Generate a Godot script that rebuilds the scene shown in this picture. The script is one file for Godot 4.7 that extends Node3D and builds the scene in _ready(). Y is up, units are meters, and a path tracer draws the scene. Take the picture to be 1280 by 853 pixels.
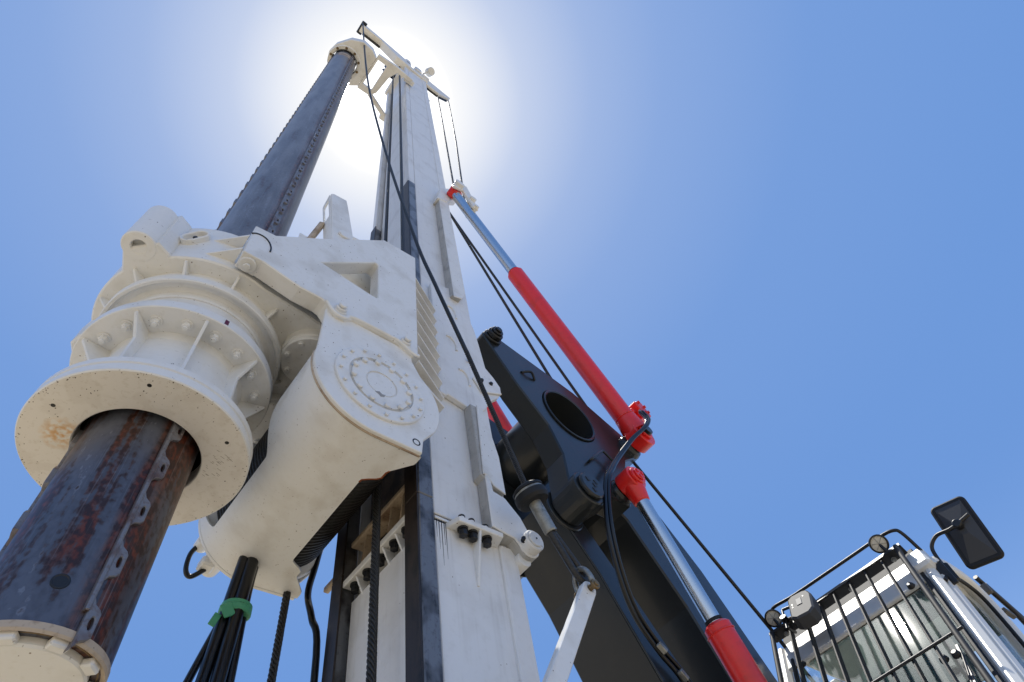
extends Node3D

# ---------------------------------------------------------------- mesh builder
class MB:
	var v := PackedVector3Array()
	var n := PackedVector3Array()
	var u := PackedVector2Array()

	func tri(a: Vector3, b: Vector3, c: Vector3, na: Vector3, nb: Vector3, nc: Vector3, ua := Vector2.ZERO, ub := Vector2.ZERO, uc := Vector2.ZERO) -> void:
		var g := (b - a).cross(c - a)
		if g.length_squared() < 1e-16:
			return
		if g.dot(na + nb + nc) > 0.0:
			v.append_array(PackedVector3Array([a, c, b]))
			n.append_array(PackedVector3Array([na, nc, nb]))
			u.append_array(PackedVector2Array([ua, uc, ub]))
		else:
			v.append_array(PackedVector3Array([a, b, c]))
			n.append_array(PackedVector3Array([na, nb, nc]))
			u.append_array(PackedVector2Array([ua, ub, uc]))

	func flat(a: Vector3, b: Vector3, c: Vector3, hint: Vector3) -> void:
		var g := (b - a).cross(c - a)
		if g.length_squared() < 1e-16:
			return
		g = g.normalized()
		if g.dot(hint) < 0.0:
			g = -g
		tri(a, b, c, g, g, g)

	func quad(a: Vector3, b: Vector3, c: Vector3, d: Vector3, hint: Vector3) -> void:
		flat(a, b, c, hint)
		flat(a, c, d, hint)

	# chamfered box
	func box(c: Vector3, s: Vector3, bev := 0.005, bs := Basis.IDENTITY) -> void:
		var h := s * 0.5
		var b: float = min(bev, min(h.x, min(h.y, h.z)) * 0.49)
		for ax in 3:
			var a1 := (ax + 1) % 3
			var a2 := (ax + 2) % 3
			for sg in [-1.0, 1.0]:
				var nn := Vector3.ZERO
				nn[ax] = sg
				var p := []
				for q in [[-1.0, -1.0], [1.0, -1.0], [1.0, 1.0], [-1.0, 1.0]]:
					var w := Vector3.ZERO
					w[ax] = h[ax] * sg
					w[a1] = (h[a1] - b) * q[0]
					w[a2] = (h[a2] - b) * q[1]
					p.append(c + bs * w)
				quad(p[0], p[1], p[2], p[3], bs * nn)
			if b > 0.0:
				for s1 in [-1.0, 1.0]:
					for s2 in [-1.0, 1.0]:
						var p := []
						for q in [[-1.0, 0], [1.0, 0], [1.0, 1], [-1.0, 1]]:
							var w := Vector3.ZERO
							w[ax] = (h[ax] - b) * q[0]
							w[a1] = (h[a1] - (b if q[1] == 1 else 0.0)) * s1
							w[a2] = (h[a2] - (b if q[1] == 0 else 0.0)) * s2
							p.append(c + bs * w)
						var hn := Vector3.ZERO
						hn[a1] = s1
						hn[a2] = s2
						quad(p[0], p[1], p[2], p[3], bs * hn)
		if b > 0.0:
			for sx in [-1.0, 1.0]:
				for sy in [-1.0, 1.0]:
					for sz in [-1.0, 1.0]:
						var sv := Vector3(sx, sy, sz)
						flat(c + bs * (Vector3(h.x, h.y - b, h.z - b) * sv), c + bs * (Vector3(h.x - b, h.y, h.z - b) * sv), c + bs * (Vector3(h.x - b, h.y - b, h.z) * sv), bs * sv)

	static func inset(p: PackedVector2Array, d: float) -> PackedVector2Array:
		var o := PackedVector2Array()
		var m := p.size()
		var cw := Geometry2D.is_polygon_clockwise(p)
		for i in m:
			var e0 := (p[i] - p[(i - 1 + m) % m]).normalized()
			var e1 := (p[(i + 1) % m] - p[i]).normalized()
			var n0 := Vector2(-e0.y, e0.x)
			var n1 := Vector2(-e1.y, e1.x)
			if cw:
				n0 = -n0
				n1 = -n1
			var nm := n0 + n1
			if nm.length() < 0.1:
				nm = n0
			nm = nm.normalized()
			o.append(p[i] + nm * d / max(0.35, nm.dot(n0)))
		return o

	# polygon in the local xy plane pushed from z0 to z1, with rounded-off rims, optional hole
	func prism(p: PackedVector2Array, z0: float, z1: float, bev := 0.004, xf := Transform3D.IDENTITY, hole := PackedVector2Array()) -> void:
		var zn := 1.0 if z1 > z0 else -1.0
		var q := inset(p, bev)
		var hq := PackedVector2Array()
		if hole.size():
			hq = inset(hole, -bev)
		var ring := q.duplicate()
		if hq.size():
			var bi := 0
			var bj := 0
			var bd := 1e9
			for i in q.size():
				for j in hq.size():
					var dd := q[i].distance_squared_to(hq[j])
					if dd < bd:
						bd = dd
						bi = i
						bj = j
			ring = PackedVector2Array()
			for i in range(bi + 1):
				ring.append(q[i])
			var rev := Geometry2D.is_polygon_clockwise(q) == Geometry2D.is_polygon_clockwise(hq)
			var way := (hq[bj] - q[bi]).normalized()
			var gap := Vector2(-way.y, way.x) * 2e-5
			if not Geometry2D.is_polygon_clockwise(q):
				gap = -gap
			for j in range(hq.size() + 1):
				var jj := (bj - j) if rev else (bj + j)
				ring.append(hq[posmod(jj, hq.size())] + (gap if j == hq.size() else Vector2.ZERO))
			for i in range(bi, q.size()):
				ring.append(q[i] + (gap if i == bi else Vector2.ZERO))
		var t := Geometry2D.triangulate_polygon(ring)
		if t.is_empty():
			print("TRIANGULATION FAILED ", p.size(), " ", p[0])
		for zz in [z0, z1]:
			var hn: Vector3 = xf.basis * Vector3(0, 0, zn if zz == z1 else -zn)
			for i in range(0, t.size(), 3):
				var a := ring[t[i]]
				var b := ring[t[i + 1]]
				var c := ring[t[i + 2]]
				flat(xf * Vector3(a.x, a.y, zz), xf * Vector3(b.x, b.y, zz), xf * Vector3(c.x, c.y, zz), hn)
		for set_ in [[p, q, 1.0], [hole, hq, -1.0]]:
			var P: PackedVector2Array = set_[0]
			var Q: PackedVector2Array = set_[1]
			var m := P.size()
			if m == 0:
				continue
			var cw := Geometry2D.is_polygon_clockwise(P)
			for i in m:
				var j := (i + 1) % m
				var e := P[j] - P[i]
				var o := Vector2(e.y, -e.x) * float(set_[2])
				if cw:
					o = -o
				var oh := Vector3(o.x, o.y, 0).normalized()
				var b0 := z0 + zn * bev
				var b1 := z1 - zn * bev
				quad(xf * Vector3(P[i].x, P[i].y, b0), xf * Vector3(P[j].x, P[j].y, b0), xf * Vector3(P[j].x, P[j].y, b1), xf * Vector3(P[i].x, P[i].y, b1), xf.basis * oh)
				if bev > 0.0:
					quad(xf * Vector3(P[i].x, P[i].y, b0), xf * Vector3(P[j].x, P[j].y, b0), xf * Vector3(Q[j].x, Q[j].y, z0), xf * Vector3(Q[i].x, Q[i].y, z0), xf.basis * (oh - Vector3(0, 0, zn)))
					quad(xf * Vector3(P[i].x, P[i].y, b1), xf * Vector3(P[j].x, P[j].y, b1), xf * Vector3(Q[j].x, Q[j].y, z1), xf * Vector3(Q[i].x, Q[i].y, z1), xf.basis * (oh + Vector3(0, 0, zn)))

	# profile of (radius, height) turned round the local y axis; a0..a1 measured from +z towards +x
	func lathe(pr: PackedVector2Array, seg := 48, xf := Transform3D.IDENTITY, a0 := 0.0, a1 := TAU, vscale := 1.0) -> void:
		for i in range(pr.size() - 1):
			var d := pr[i + 1] - pr[i]
			if d.length() < 1e-7:
				continue
			var nn := Vector2(d.y, -d.x).normalized()   # outward when the profile runs upwards
			for k in seg:
				var t0 := a0 + (a1 - a0) * k / seg
				var t1 := a0 + (a1 - a0) * (k + 1) / seg
				var c0 := Vector3(sin(t0), 0, cos(t0))
				var c1 := Vector3(sin(t1), 0, cos(t1))
				var p00: Vector3 = xf * (c0 * pr[i].x + Vector3(0, pr[i].y, 0))
				var p10: Vector3 = xf * (c1 * pr[i].x + Vector3(0, pr[i].y, 0))
				var p01: Vector3 = xf * (c0 * pr[i + 1].x + Vector3(0, pr[i + 1].y, 0))
				var p11: Vector3 = xf * (c1 * pr[i + 1].x + Vector3(0, pr[i + 1].y, 0))
				var n0: Vector3 = xf.basis * (c0 * nn.x + Vector3(0, nn.y, 0))
				var n1: Vector3 = xf.basis * (c1 * nn.x + Vector3(0, nn.y, 0))
				var u0 := (t0 - a0) / TAU
				var u1 := (t1 - a0) / TAU
				var w0 := pr[i].y * vscale
				var w1 := pr[i + 1].y * vscale
				tri(p00, p10, p11, n0, n1, n1, Vector2(u0, w0), Vector2(u1, w0), Vector2(u1, w1))
				tri(p00, p11, p01, n0, n1, n0, Vector2(u0, w0), Vector2(u1, w1), Vector2(u0, w1))

	static func frame(p0: Vector3, p1: Vector3) -> Transform3D:
		var y := (p1 - p0).normalized()
		var r := Vector3(0, 0, 1) if abs(y.z) < 0.9 else Vector3(1, 0, 0)
		var x := y.cross(r).normalized()
		return Transform3D(Basis(x, y, x.cross(y)), p0)

	func cyl(p0: Vector3, p1: Vector3, r0: float, r1 := -1.0, seg := 24, bev := 0.003) -> void:
		if r1 < 0.0:
			r1 = r0
		var L := p0.distance_to(p1)
		var b: float = min(bev, min(L, min(r0, r1)) * 0.4)
		lathe(PackedVector2Array([Vector2(0, 0), Vector2(r0 - b, 0), Vector2(r0, b), Vector2(r1, L - b), Vector2(r1 - b, L), Vector2(0, L)]), seg, frame(p0, p1))

	# hexagonal bolt head on a washer, pointing along d
	func bolt(p: Vector3, d: Vector3, r: float, h: float, washer := 1.45) -> void:
		var f := frame(p, p + d)
		if washer > 0.0:
			cyl(p, p + d * h * 0.25, r * washer, -1, 16, 0.001)
		var hx := PackedVector2Array()
		for i in 6:
			hx.append(Vector2(cos(i * TAU / 6), sin(i * TAU / 6)) * r)
		var sw := Transform3D(Basis(f.basis.x, f.basis.z, f.basis.y), p)
		prism(hx, h * 0.2, h, r * 0.14, sw)

	# tube along a polyline
	func sweep(pts: PackedVector3Array, r: float, seg := 8, caps := true, r_end := -1.0) -> void:
		var m := pts.size()
		if r_end < 0.0:
			r_end = r
		var t := (pts[1] - pts[0]).normalized()
		var x := t.cross(Vector3(0.31, 0.17, 0.93)).normalized()
		var rings := []
		var nrm := []
		for i in m:
			if i > 0:
				var tn := (pts[min(i + 1, m - 1)] - pts[i - 1]).normalized()
				x = (x - tn * x.dot(tn)).normalized()
				t = tn
			var y := t.cross(x)
			var rr: float = lerp(r, r_end, float(i) / (m - 1))
			var ra := PackedVector3Array()
			var rn := PackedVector3Array()
			for k in seg:
				var a := TAU * k / seg
				var dv := x * cos(a) + y * sin(a)
				ra.append(pts[i] + dv * rr)
				rn.append(dv)
			rings.append(ra)
			nrm.append(rn)
		for i in range(m - 1):
			for k in seg:
				var j := (k + 1) % seg
				tri(rings[i][k], rings[i][j], rings[i + 1][j], nrm[i][k], nrm[i][j], nrm[i + 1][j])
				tri(rings[i][k], rings[i + 1][j], rings[i + 1][k], nrm[i][k], nrm[i + 1][j], nrm[i + 1][k])
		if caps:
			for e in [0, m - 1]:
				var hn: Vector3 = (pts[0] - pts[1]) if e == 0 else (pts[m - 1] - pts[m - 2])
				for k in range(1, seg - 1):
					flat(rings[e][0], rings[e][k], rings[e][k + 1], hn)

	# wire rope laid of strands
	func rope(p0: Vector3, p1: Vector3, r: float, strands := 6, pitch := 0.16, steps := 12) -> void:
		var f := frame(p0, p1)
		var L := p0.distance_to(p1)
		var turns := L / pitch
		var cnt := int(turns * steps) + 2
		for s in strands:
			var pts := PackedVector3Array()
			for i in cnt:
				var q := float(i) / (cnt - 1)
				var a := TAU * (q * turns + float(s) / strands)
				pts.append(f * Vector3(cos(a) * r * 0.66, q * L, sin(a) * r * 0.66))
			sweep(pts, r * 0.34, 6, false)
		sweep(PackedVector3Array([p0, p1]), r * 0.55, 6)

	func mesh() -> ArrayMesh:
		var arr := []
		arr.resize(Mesh.ARRAY_MAX)
		arr[Mesh.ARRAY_VERTEX] = v
		arr[Mesh.ARRAY_NORMAL] = n
		arr[Mesh.ARRAY_TEX_UV] = u
		var m := ArrayMesh.new()
		m.add_surface_from_arrays(Mesh.PRIMITIVE_TRIANGLES, arr)
		return m

# ---------------------------------------------------------------- scene helpers
var used := {}
var M := {}

func put(b: MB, called: String, mat: Material, parent: Node = self) -> MeshInstance3D:
	var o := MeshInstance3D.new()
	o.name = called
	o.mesh = b.mesh()
	o.material_override = mat
	o.cast_shadow = GeometryInstance3D.SHADOW_CASTING_SETTING_ON
	parent.add_child(o, true)
	return o

func share(m: Mesh, called: String, mat: Material, parent: Node, xf := Transform3D.IDENTITY) -> MeshInstance3D:
	var o := MeshInstance3D.new()
	o.name = called
	o.mesh = m
	o.material_override = mat
	o.transform = xf
	parent.add_child(o, true)
	return o

func thing(called: String, label: String, category: String, group := "") -> Node3D:
	var o := Node3D.new()
	o.name = called
	add_child(o, true)
	tag(o, label, category, group)
	return o

func tag(o: Node, label: String, category: String, group := "") -> void:
	o.set_meta("label", label)
	o.set_meta("category", category)
	if group != "":
		o.set_meta("group", group)

func circle(c: Vector2, r: float, seg := 40, a0 := 0.0, a1 := TAU) -> PackedVector2Array:
	var p := PackedVector2Array()
	var full: bool = abs(a1 - a0) > TAU - 0.001
	for i in (seg if full else seg + 1):
		var a := a0 + (a1 - a0) * i / seg
		p.append(c + Vector2(cos(a), sin(a)) * r)
	return p

func pv(l: Array) -> PackedVector2Array:
	var p := PackedVector2Array()
	for q in l:
		p.append(Vector2(q[0], q[1]))
	return p

# smooth curve through points
func smooth(l: Array, per := 8) -> PackedVector3Array:
	var o := PackedVector3Array()
	for i in range(l.size() - 1):
		var a: Vector3 = l[max(i - 1, 0)]
		var b: Vector3 = l[i]
		var c: Vector3 = l[i + 1]
		var d: Vector3 = l[min(i + 2, l.size() - 1)]
		for k in per:
			o.append(b.cubic_interpolate(c, a, d, float(k) / per))
	o.append(l[l.size() - 1])
	return o

func pol(r: float, deg: float, y: float) -> Vector3:
	return Vector3(sin(deg_to_rad(deg)) * r, y, cos(deg_to_rad(deg)) * r)

# local xy plane -> world xz plane (local x -> world x, local y -> world z, local z -> world y)
func flat_xf(y: float) -> Transform3D:
	return Transform3D(Basis(Vector3(1, 0, 0), Vector3(0, 0, 1), Vector3(0, 1, 0)), Vector3(0, y, 0))

# ---------------------------------------------------------------- materials
func noise_bytes(size: int, freq: float, seed_: int, octaves := 4, kind := FastNoiseLite.TYPE_SIMPLEX_SMOOTH) -> PackedByteArray:
	var f := FastNoiseLite.new()
	f.seed = seed_
	f.noise_type = kind
	f.frequency = freq
	f.fractal_octaves = octaves
	var im := f.get_seamless_image(size, size)
	im.convert(Image.FORMAT_L8)
	return im.get_data()

func tex(im: Image) -> ImageTexture:
	im.generate_mipmaps()
	return ImageTexture.create_from_image(im)

func smat(col: Color, rough: float, metal := 0.0, t: Texture2D = null, scale := 1.0) -> StandardMaterial3D:
	var m := StandardMaterial3D.new()
	m.albedo_color = col
	m.roughness = rough
	m.metallic = metal
	if t:
		m.albedo_texture = t
		m.uv1_triplanar = true
		m.uv1_world_triplanar = true
		m.uv1_scale = Vector3.ONE * scale
	return m

# painted steel: even paint with slight tone patches, chips and dirt specks
func paint_tex(base: Color, dirt: Color, seed_: int, patches: float, chips: int, streaks := 0.0, size := 512) -> ImageTexture:
	var a := noise_bytes(size, 0.006, seed_, 4)
	var b := noise_bytes(size, 0.05, seed_ + 1, 3)
	var im := Image.create(size, size, false, Image.FORMAT_RGB8)
	var data := PackedByteArray()
	data.resize(size * size * 3)
	for y in size:
		for x in size:
			var i := y * size + x
			var d: float = clamp((a[i] / 255.0 - 0.52) * 2.6, 0.0, 1.0) * patches
			d += clamp((b[i] / 255.0 - 0.62) * 3.0, 0.0, 1.0) * patches * 0.5
			if streaks > 0.0:
				var s: float = b[((y / 14) % size) * size + x] / 255.0
				d += clamp((s - 0.58) * 4.0, 0.0, 1.0) * streaks * a[i] / 255.0
			var c := base.lerp(dirt, clamp(d, 0.0, 0.85))
			data[i * 3] = int(c.r * 255)
			data[i * 3 + 1] = int(c.g * 255)
			data[i * 3 + 2] = int(c.b * 255)
	im.set_data(size, size, false, Image.FORMAT_RGB8, data)
	var r := RandomNumberGenerator.new()
	r.seed = seed_ * 77 + 5
	for k in chips:
		var px := r.randi_range(0, size - 4)
		var py := r.randi_range(0, size - 4)
		var w := 1 if r.randf() < 0.8 else 2
		var c := Color(0.24, 0.16, 0.10) if r.randf() < 0.6 else Color(0.42, 0.36, 0.30)
		im.fill_rect(Rect2i(px, py, w, w + (1 if r.randf() < 0.3 else 0)), c)
	return tex(im)

func kelly_tex(seed_: int, w: int, h: int, rusty: float) -> ImageTexture:
	var f1 := FastNoiseLite.new()
	f1.seed = seed_
	f1.frequency = 1.0
	f1.fractal_octaves = 5
	var f2 := FastNoiseLite.new()
	f2.seed = seed_ + 9
	f2.frequency = 1.0
	f2.fractal_octaves = 4
	var data := PackedByteArray()
	data.resize(w * h * 3)
	var steel := Color(0.36, 0.37, 0.41) if rusty > 0.5 else Color(0.47, 0.475, 0.50)  # upper tube steel is lightened to imitate glare near the sun
	var steel2 := Color(0.24, 0.245, 0.275) if rusty > 0.5 else Color(0.37, 0.375, 0.40)
	var pale := Color(0.52, 0.54, 0.58)
	var rust := Color(0.46, 0.185, 0.075)
	var rust2 := Color(0.19, 0.09, 0.055)
	var H := 1.9 if rusty > 0.5 else 10.0
	for y in h:
		var yy := H * y / h
		for x in w:
			var deg := 360.0 * x / w
			var a := deg_to_rad(deg)
			var p := Vector3(sin(a) * 0.21, yy, cos(a) * 0.21)
			var big := f1.get_noise_3d(p.x * 6.5, p.y * 1.5, p.z * 6.5)
			var fine := f2.get_noise_3d(p.x * 34.0, p.y * 26.0, p.z * 34.0)
			var streak := f2.get_noise_3d(p.x * 26.0, p.y * 1.6, p.z * 26.0)
			var c := steel.lerp(steel2, clamp(0.5 + big * 1.3 + fine * 0.5, 0.0, 1.0))
			c = c.lerp(pale, clamp((streak + fine * 0.9 - 0.36) * 3.0, 0.0, 0.6))
			var scr := f1.get_noise_3d(p.x * 90.0, p.y * 0.9, p.z * 90.0)
			var sc: float = clamp((scr - 0.30) * 6.0, 0.0, 1.0) * clamp(0.5 + big * 2.0, 0.0, 1.0)
			# rust follows the welded drive ribs and breaks out in patches
			var dr: float = abs(fposmod(deg - 22.0 + 60.0, 120.0) - 60.0)
			var band: float = clamp(1.0 - abs(dr - 12.0) / 8.0, 0.0, 1.0)
			if rusty > 0.5:
				band = max(band, clamp(1.0 - dr / 30.0, 0.0, 1.0) * 0.75 if fposmod(deg - 22.0, 120.0) < 60.0 else band)
			var r: float = band * (0.75 + big + streak * 0.8) * (1.0 if rusty > 0.5 else 0.6)
			r += clamp((big + fine * 0.45 + streak * 0.45 - (-0.03 if rusty > 0.5 else 0.42)) * 3.4, 0.0, 1.0) * (1.0 if rusty > 0.5 else 0.5)
			r = clamp(r, 0.0, 1.0)
			var rc := rust.lerp(rust2, clamp(0.5 + fine * 1.6 + streak * 0.6, 0.0, 1.0))
			c = c.lerp(rc, r * 0.92)
			c = c.lerp(pale, sc * 0.55)
			var i := (y * w + x) * 3
			data[i] = int(clamp(c.r, 0.0, 1.0) * 255)
			data[i + 1] = int(clamp(c.g, 0.0, 1.0) * 255)
			data[i + 2] = int(clamp(c.b, 0.0, 1.0) * 255)
	var im := Image.create_from_data(w, h, false, Image.FORMAT_RGB8, data)
	return tex(im)

# underside of the lower flange: chips, scuffs and a rust run beside the bore (planar map, 1 m across)
func flange_tex() -> ImageTexture:
	var size := 768
	var a := noise_bytes(size, 0.008, 31, 4)
	var b := noise_bytes(size, 0.04, 32, 4)
	var data := PackedByteArray()
	data.resize(size * size * 3)
	var base := Color(0.90, 0.885, 0.86)
	for y in size:
		for x in size:
			var i := y * size + x
			var wx := (float(x) / size - 0.5)
			var wz := (float(y) / size - 0.5)
			var d: float = clamp((a[i] / 255.0 - 0.55) * 0.5, 0.0, 0.07) + clamp((b[i] / 255.0 - 0.66) * 0.8, 0.0, 0.08)
			var c := base.lerp(Color(0.55, 0.48, 0.40), d)
			# rust bled from the bore rim at the outer left
			var q := Vector2(wx + 0.27, wz + 0.03)
			var st: float = clamp(1.0 - Vector2(q.x * 13.0, q.y * 11.0).length(), 0.0, 1.0)
			st *= clamp((b[i] / 255.0 - 0.30) * 2.6, 0.0, 1.0)
			c = c.lerp(Color(0.80, 0.52, 0.22), st * 0.8)
			data[i * 3] = int(c.r * 255)
			data[i * 3 + 1] = int(c.g * 255)
			data[i * 3 + 2] = int(c.b * 255)
	var im := Image.create_from_data(size, size, false, Image.FORMAT_RGB8, data)
	var r := RandomNumberGenerator.new()
	r.seed = 991
	for k in 330:
		var rr := 0.24 + 0.175 * sqrt(r.randf())
		if r.randf() < 0.5:
			rr = 0.40 + r.randf() * 0.02
		var an := r.randf() * TAU
		var px := int((0.5 + sin(an) * rr) * size)
		var py := int((0.5 + cos(an) * rr) * size)
		var w := 1 + int(r.randf() * 2.2)
		im.fill_rect(Rect2i(px, py, w, w + int(r.randf() * 2.0)), Color(0.20, 0.13, 0.09))
	# scuffs on the right of the bore
	for k in 26:
		var px := int((0.5 + 0.24 + r.randf() * 0.07) * size)
		var py := int((0.5 + 0.02 + r.randf() * 0.16) * size)
		for s in int(4 + r.randf() * 14):
			im.fill_rect(Rect2i(px + s, py - int(s * 0.35), 1, 1), Color(0.42, 0.37, 0.32))
	return tex(im)

func rope_tex() -> ImageTexture:
	var a := noise_bytes(256, 0.05, 71, 3)
	var im := Image.create(256, 256, false, Image.FORMAT_RGB8)
	for y in 256:
		for x in 256:
			var g: float = 0.13 + 0.16 * a[y * 256 + x] / 255.0
			im.set_pixel(x, y, Color(g, g * 0.98, g * 0.95))
	return tex(im)

func make_materials() -> void:
	var white := Color(0.905, 0.905, 0.895)
	M.white = smat(Color.WHITE, 0.42, 0.0, paint_tex(white, Color(0.60, 0.56, 0.49), 3, 0.18, 150), 1.0)
	M.white.metallic_specular = 0.5
	M.mast = smat(Color.WHITE, 0.38, 0.0, paint_tex(Color(0.90, 0.90, 0.895), Color(0.52, 0.49, 0.45), 11, 0.12, 40, 0.13), 0.7)
	M.guard = smat(Color.WHITE, 0.42, 0.0, paint_tex(white, Color(0.52, 0.45, 0.36), 23, 0.14, 190), 1.3)
	M.dull_grey = smat(Color.WHITE, 0.6, 0.0, paint_tex(Color(0.70, 0.695, 0.68), Color(0.40, 0.385, 0.37), 41, 0.45, 160, 0.15), 1.1)  # duller, patchy grey for rib and bracket bodies
	M.grime_shade = smat(Color.WHITE, 0.55, 0.0, paint_tex(Color(0.36, 0.30, 0.25), Color(0.10, 0.08, 0.065), 47, 0.9, 160, 0.6), 1.2)  # brown-grey holds both grease and the shade of the front recess
	M.cream = smat(Color.WHITE, 0.5, 0.0, paint_tex(Color(0.74, 0.67, 0.58), Color(0.30, 0.20, 0.13), 51, 0.7, 160), 1.4)
	M.flange = StandardMaterial3D.new()
	M.flange.albedo_texture = flange_tex()
	M.flange.roughness = 0.45
	M.kelly_low = StandardMaterial3D.new()
	M.kelly_low.albedo_texture = kelly_tex(5, 1024, 1024, 1.0)
	M.kelly_low.roughness = 0.40
	M.kelly_low.metallic = 0.35
	M.kelly_low.metallic_specular = 0.6
	M.kelly_up_glare = StandardMaterial3D.new()
	M.kelly_up_glare.albedo_texture = kelly_tex(6, 512, 2048, 0.0)
	M.kelly_up_glare.roughness = 0.36
	M.kelly_up_glare.metallic = 0.15
	M.rib = smat(Color.WHITE, 0.45, 0.4, paint_tex(Color(0.50, 0.50, 0.52), Color(0.30, 0.15, 0.085), 61, 0.9, 60), 1.5)
	M.rail = smat(Color.WHITE, 0.34, 0.35, paint_tex(Color(0.47, 0.475, 0.49), Color(0.17, 0.16, 0.155), 81, 0.8, 120, 0.5), 1.4)
	M.railgrime = smat(Color.WHITE, 0.45, 0.1, paint_tex(Color(0.20, 0.165, 0.14), Color(0.05, 0.045, 0.04), 83, 0.9, 90, 0.8), 1.4)
	M.grey = smat(Color.WHITE, 0.30, 0.0, paint_tex(Color(0.145, 0.160, 0.172), Color(0.22, 0.215, 0.20), 131, 0.35, 60, 0.10), 0.8)
	M.grey.clearcoat_enabled = true
	M.grey.clearcoat = 0.2
	M.grey.metallic_specular = 0.4
	M.grey.clearcoat_roughness = 0.12
	M.greydark = smat(Color(0.07, 0.075, 0.082), 0.4, 0.0)
	M.red = smat(Color.WHITE, 0.32, 0.0, paint_tex(Color(0.90, 0.115, 0.085), Color(0.52, 0.16, 0.13), 91, 0.38, 60, 0.12), 1.0)
	M.red.clearcoat_enabled = true
	M.red.clearcoat = 0.4
	M.chrome = smat(Color(0.78, 0.79, 0.80), 0.24, 1.0)
	M.galv = smat(Color.WHITE, 0.45, 0.7, paint_tex(Color(0.60, 0.60, 0.58), Color(0.36, 0.35, 0.33), 95, 0.9, 60), 6.0)
	M.rope = smat(Color.WHITE, 0.5, 0.4, rope_tex(), 5.0)
	M.black = smat(Color(0.10, 0.10, 0.105), 0.42)
	M.rubber = smat(Color(0.065, 0.065, 0.07), 0.65)
	M.hose = smat(Color(0.045, 0.045, 0.05), 0.28)
	M.plastic = smat(Color(0.30, 0.298, 0.295), 0.65)
	M.green = smat(Color(0.30, 0.62, 0.46), 0.5)
	M.glass = smat(Color(0.55, 0.80, 0.76, 0.05), 0.02)
	M.glass.transparency = BaseMaterial3D.TRANSPARENCY_ALPHA
	M.glass.metallic_specular = 0.6
	M.interior = smat(Color(0.14, 0.145, 0.15), 0.7)
	M.cabwhite = smat(Color(0.87, 0.86, 0.83), 0.35)
	M.lens = smat(Color(0.80, 0.78, 0.72), 0.25)
	M.brass = smat(Color(0.50, 0.42, 0.30), 0.45, 0.6)
	M.rust = smat(Color(0.52, 0.27, 0.12), 0.8)
	M.shell = smat(Color(0.21, 0.21, 0.215), 0.5)
	M.lining = smat(Color(0.66, 0.72, 0.70), 0.7)
	M.purple = smat(Color(0.36, 0.05, 0.22), 0.5)
	M.label = smat(Color(0.40, 0.40, 0.40), 0.6)
	# slight unevenness of sprayed cast iron and plate
	var bf := FastNoiseLite.new()
	bf.seed = 12
	bf.frequency = 0.035
	bf.fractal_octaves = 3
	var bi := bf.get_seamless_image(512, 512)
	bi.convert(Image.FORMAT_L8)
	bi.bump_map_to_normal_map(2.0)
	var bt := tex(bi)
	for q in [[M.white, 0.20], [M.guard, 0.14], [M.mast, 0.10], [M.cream, 0.4], [M.rail, 0.3], [M.grey, 0.05], [M.red, 0.06], [M.rib, 0.8], [M.galv, 0.6]]:
		q[0].normal_enabled = true
		q[0].normal_texture = bt
		q[0].normal_scale = q[1]
	M.grey.uv1_triplanar = true
	M.grey.uv1_world_triplanar = true

# clear sky with the bright air round the sun
func sky_panorama() -> ImageTexture:
	var w := 1024
	var h := 512
	var data := PackedFloat32Array()
	data.resize(w * h * 3)
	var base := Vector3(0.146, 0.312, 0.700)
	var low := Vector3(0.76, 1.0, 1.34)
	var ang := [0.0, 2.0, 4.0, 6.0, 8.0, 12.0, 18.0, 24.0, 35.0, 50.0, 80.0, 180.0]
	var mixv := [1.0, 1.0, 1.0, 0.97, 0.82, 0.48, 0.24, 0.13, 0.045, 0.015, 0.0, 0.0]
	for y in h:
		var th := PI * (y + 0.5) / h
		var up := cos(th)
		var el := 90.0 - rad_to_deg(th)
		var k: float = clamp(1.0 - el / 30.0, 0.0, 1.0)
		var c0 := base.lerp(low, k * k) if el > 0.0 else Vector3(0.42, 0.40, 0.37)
		for x in w:
			var ph := TAU * (x + 0.5) / w
			var d := Vector3(sin(ph) * sin(th), up, -cos(ph) * sin(th))
			var a := rad_to_deg(acos(clamp(d.dot(SUN.normalized()), -1.0, 1.0)))
			var t := 0.0
			for i in 11:
				if a < ang[i + 1]:
					var f: float = (a - ang[i]) / (ang[i + 1] - ang[i])
					t = lerp(float(mixv[i]), float(mixv[i + 1]), f)
					break
			var c := c0.lerp(Vector3(1.0, 1.0, 1.0), t)
			if a < 6.0:
				c += Vector3.ONE * (1.0 - a / 6.0) * 1.2
			var j := (y * w + x) * 3
			data[j] = c.x
			data[j + 1] = c.y
			data[j + 2] = c.z
	var im := Image.create_from_data(w, h, false, Image.FORMAT_RGBF, data.to_byte_array())
	return ImageTexture.create_from_image(im)

const SUN := Vector3(0.0845, 0.9806, -0.1767)

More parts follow.
